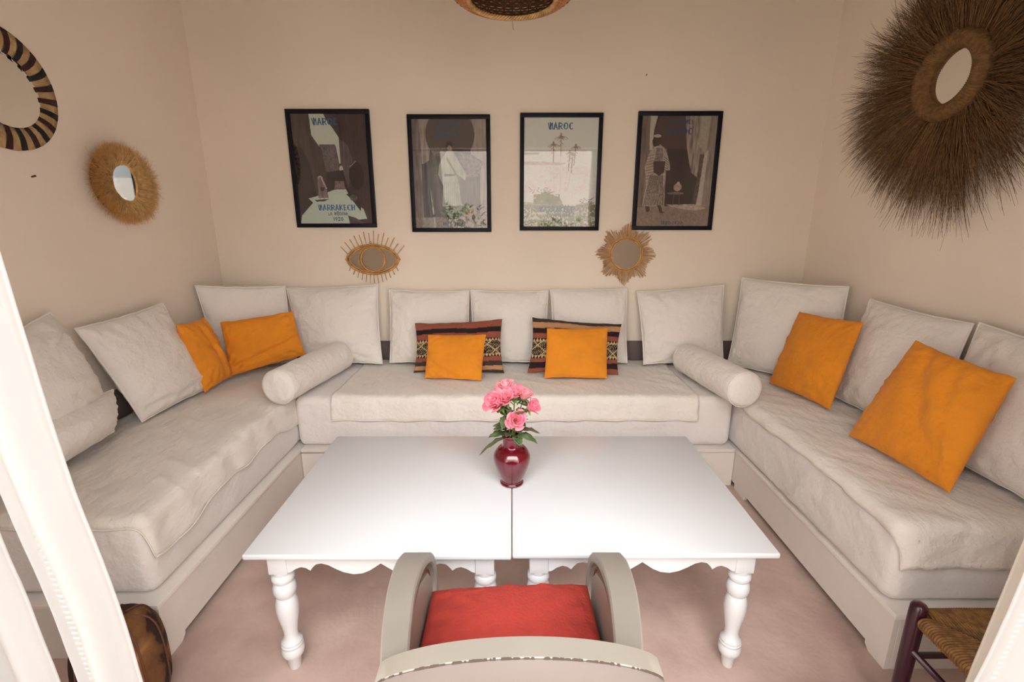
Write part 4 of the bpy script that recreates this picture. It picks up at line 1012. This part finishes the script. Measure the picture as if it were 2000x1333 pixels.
ob('rim', ring((XL+.056, ry-.012, rz), UY, UZ, .078, .103, .007), M['raffia'], t)
ob('rim', ring((XL+.045, ry-.012, rz), UY, UZ, .087, .112, .012), M['raffia2'], t)
# big dark fringed mirror on the right wall
fy, fz = 2.335, 2.14
t = root('fringed_mirror', 'large mirror ringed by long dark brown palm fibres on the right wall', 'mirror', (XR, fy, fz-.5))
ff = lambda a: 1+.08*math.sin(a*3+1)+.10*max(0, math.cos(a-.5))
N_ = (-1, 0, 0)
ob('palm_fringe', strands((XR-.012, fy, fz), UY, UZ, N_, .13, .61, 3600, 15, .0019, (.03, (.0, .07)), .16, .07, ff, 5, clump=26), M['bark'], t, smooth=False, kind='stuff')
ob('palm_fringe', strands((XR-.03, fy, fz), UY, UZ, N_, .13, .56, 1900, 16, .0015, (.03, (.0, .09)), .18, .08, ff, 5, clump=18), M['rope'], t, smooth=False, kind='stuff')
ob('backing', disc((XR-.002, fy, fz), UY, UZ, N_, .20, .20, .016), M['bark'], t, smooth=False)
ob('rope_rim', ring((XR-.070, fy, fz), UY, UZ, .152, .147, .036, 96, 14), M['rope'], t)
ob('rope_cord', tube([(XR-.070-(0.0375*math.sin(2*PI*k*90/900)), fy+(.152+0.0375*math.cos(2*PI*k*90/900))*math.cos(2*PI*k/900), fz+(.147+0.0375*math.cos(2*PI*k*90/900))*math.sin(2*PI*k/900)) for k in range(900)], .0022, 4, closed=True), M['rope'], t)
ob('mirror_pane', disc((XR-.055, fy, fz), UY, UZ, N_, .125, .12, .006), M['mirror'], t, smooth=False)

# ------------------------------------------------------------------ basket lamp
lx, ly, lz = .002, 2.065, 2.327
t = root('pendant_lamp', 'woven cane basket pendant lampshade hanging at the top centre', 'lamp', (lx, ly, lz))
prof = [(.165, .0), (.205, .012), (.235, .035), (.25, .075), (.252, .11), (.246, .15), (.225, .21), (.18, .265), (.12, .30), (.06, .315)]
pc = catmull([(a, b, 0) for a, b in prof], 4)
wf = []; ns = 44
for k, p in enumerate(pc[1:]):
    n = ns*2; wf.append(tube([(lx+(p[0]+.0022*(1 if (j+k) % 2 else -1))*math.cos(2*PI*j/n), ly+(p[0]+.0022*(1 if (j+k) % 2 else -1))*math.sin(2*PI*j/n), lz+p[1]) for j in range(n)], .0042, 5, closed=True))
ob('weave', join(*wf), M['caneShade'], t, kind='stuff')
sk_ = [tube([(lx+(p[0]-.001)*math.cos(2*PI*j/ns), ly+(p[0]-.001)*math.sin(2*PI*j/ns), lz+p[1]) for p in pc[::2]], .003, 4) for j in range(ns)]
ob('stakes', join(*sk_), M['caneShade'], t, kind='stuff')
wv = [tube([(lx+(.165+.006*math.cos(j*.9+q))*math.cos(2*PI*j/180), ly+(.165+.006*math.cos(j*.9+q))*math.sin(2*PI*j/180), lz+.002+.006*math.sin(j*.9+q)) for j in range(180)], .0045, 5, closed=True) for q in (0, 2.1, 4.2)]
ob('rim', join(*wv), M['tan'], t)
ob('outer_band', lathe([(.172, -.002), (.208, .007), (.240, .032), (.248, .050), (.245, .050), (.238, .034), (.206, .010), (.170, .002)], (lx, ly, lz), 72, cap=False), M['basket'], t)
ob('cord', tube([(lx, ly, lz+.31), (lx, ly, ZC)], .004, 8), M['thread'], t); ob('ceiling_rose', lathe([(.045, 0), (.045, -.02), (.02, -.035), (.006, -.04)], (lx, ly, ZC), 20), M['tan'], t)
ob('socket', lathe([(.02, .22), (.022, .30), (.012, .33)], (lx, ly, lz), 16), M['nail'], t)
ob('loose_thread', tube(catmull([(lx+.0, ly+.168, lz-.004), (lx+.001, ly+.170, lz-.018), (lx+.003, ly+.167, lz-.034), (lx+.008, ly+.168, lz-.040)], 5), .0008, 5), M['thread'], t)
# small nails in the plaster
for (x, y, z, l) in ((XL+.004, 2.10, 1.70, 'small dark nail in the left wall, left of the raffia mirror'), (.84, YB-.004, 2.40, 'small nail in the back wall above the fourth poster')):
    if x < -1.9: vf = tube([(x-.003, y, z), (x+.014, y, z+.004)], [.003, .0045], 8)
    else: vf = tube([(x, y+.003, z), (x, y-.012, z+.003)], [.002, .003], 8)
    tag(ob('nail', vf, M['nail'], loc=(x, y, z)), l, 'nail')
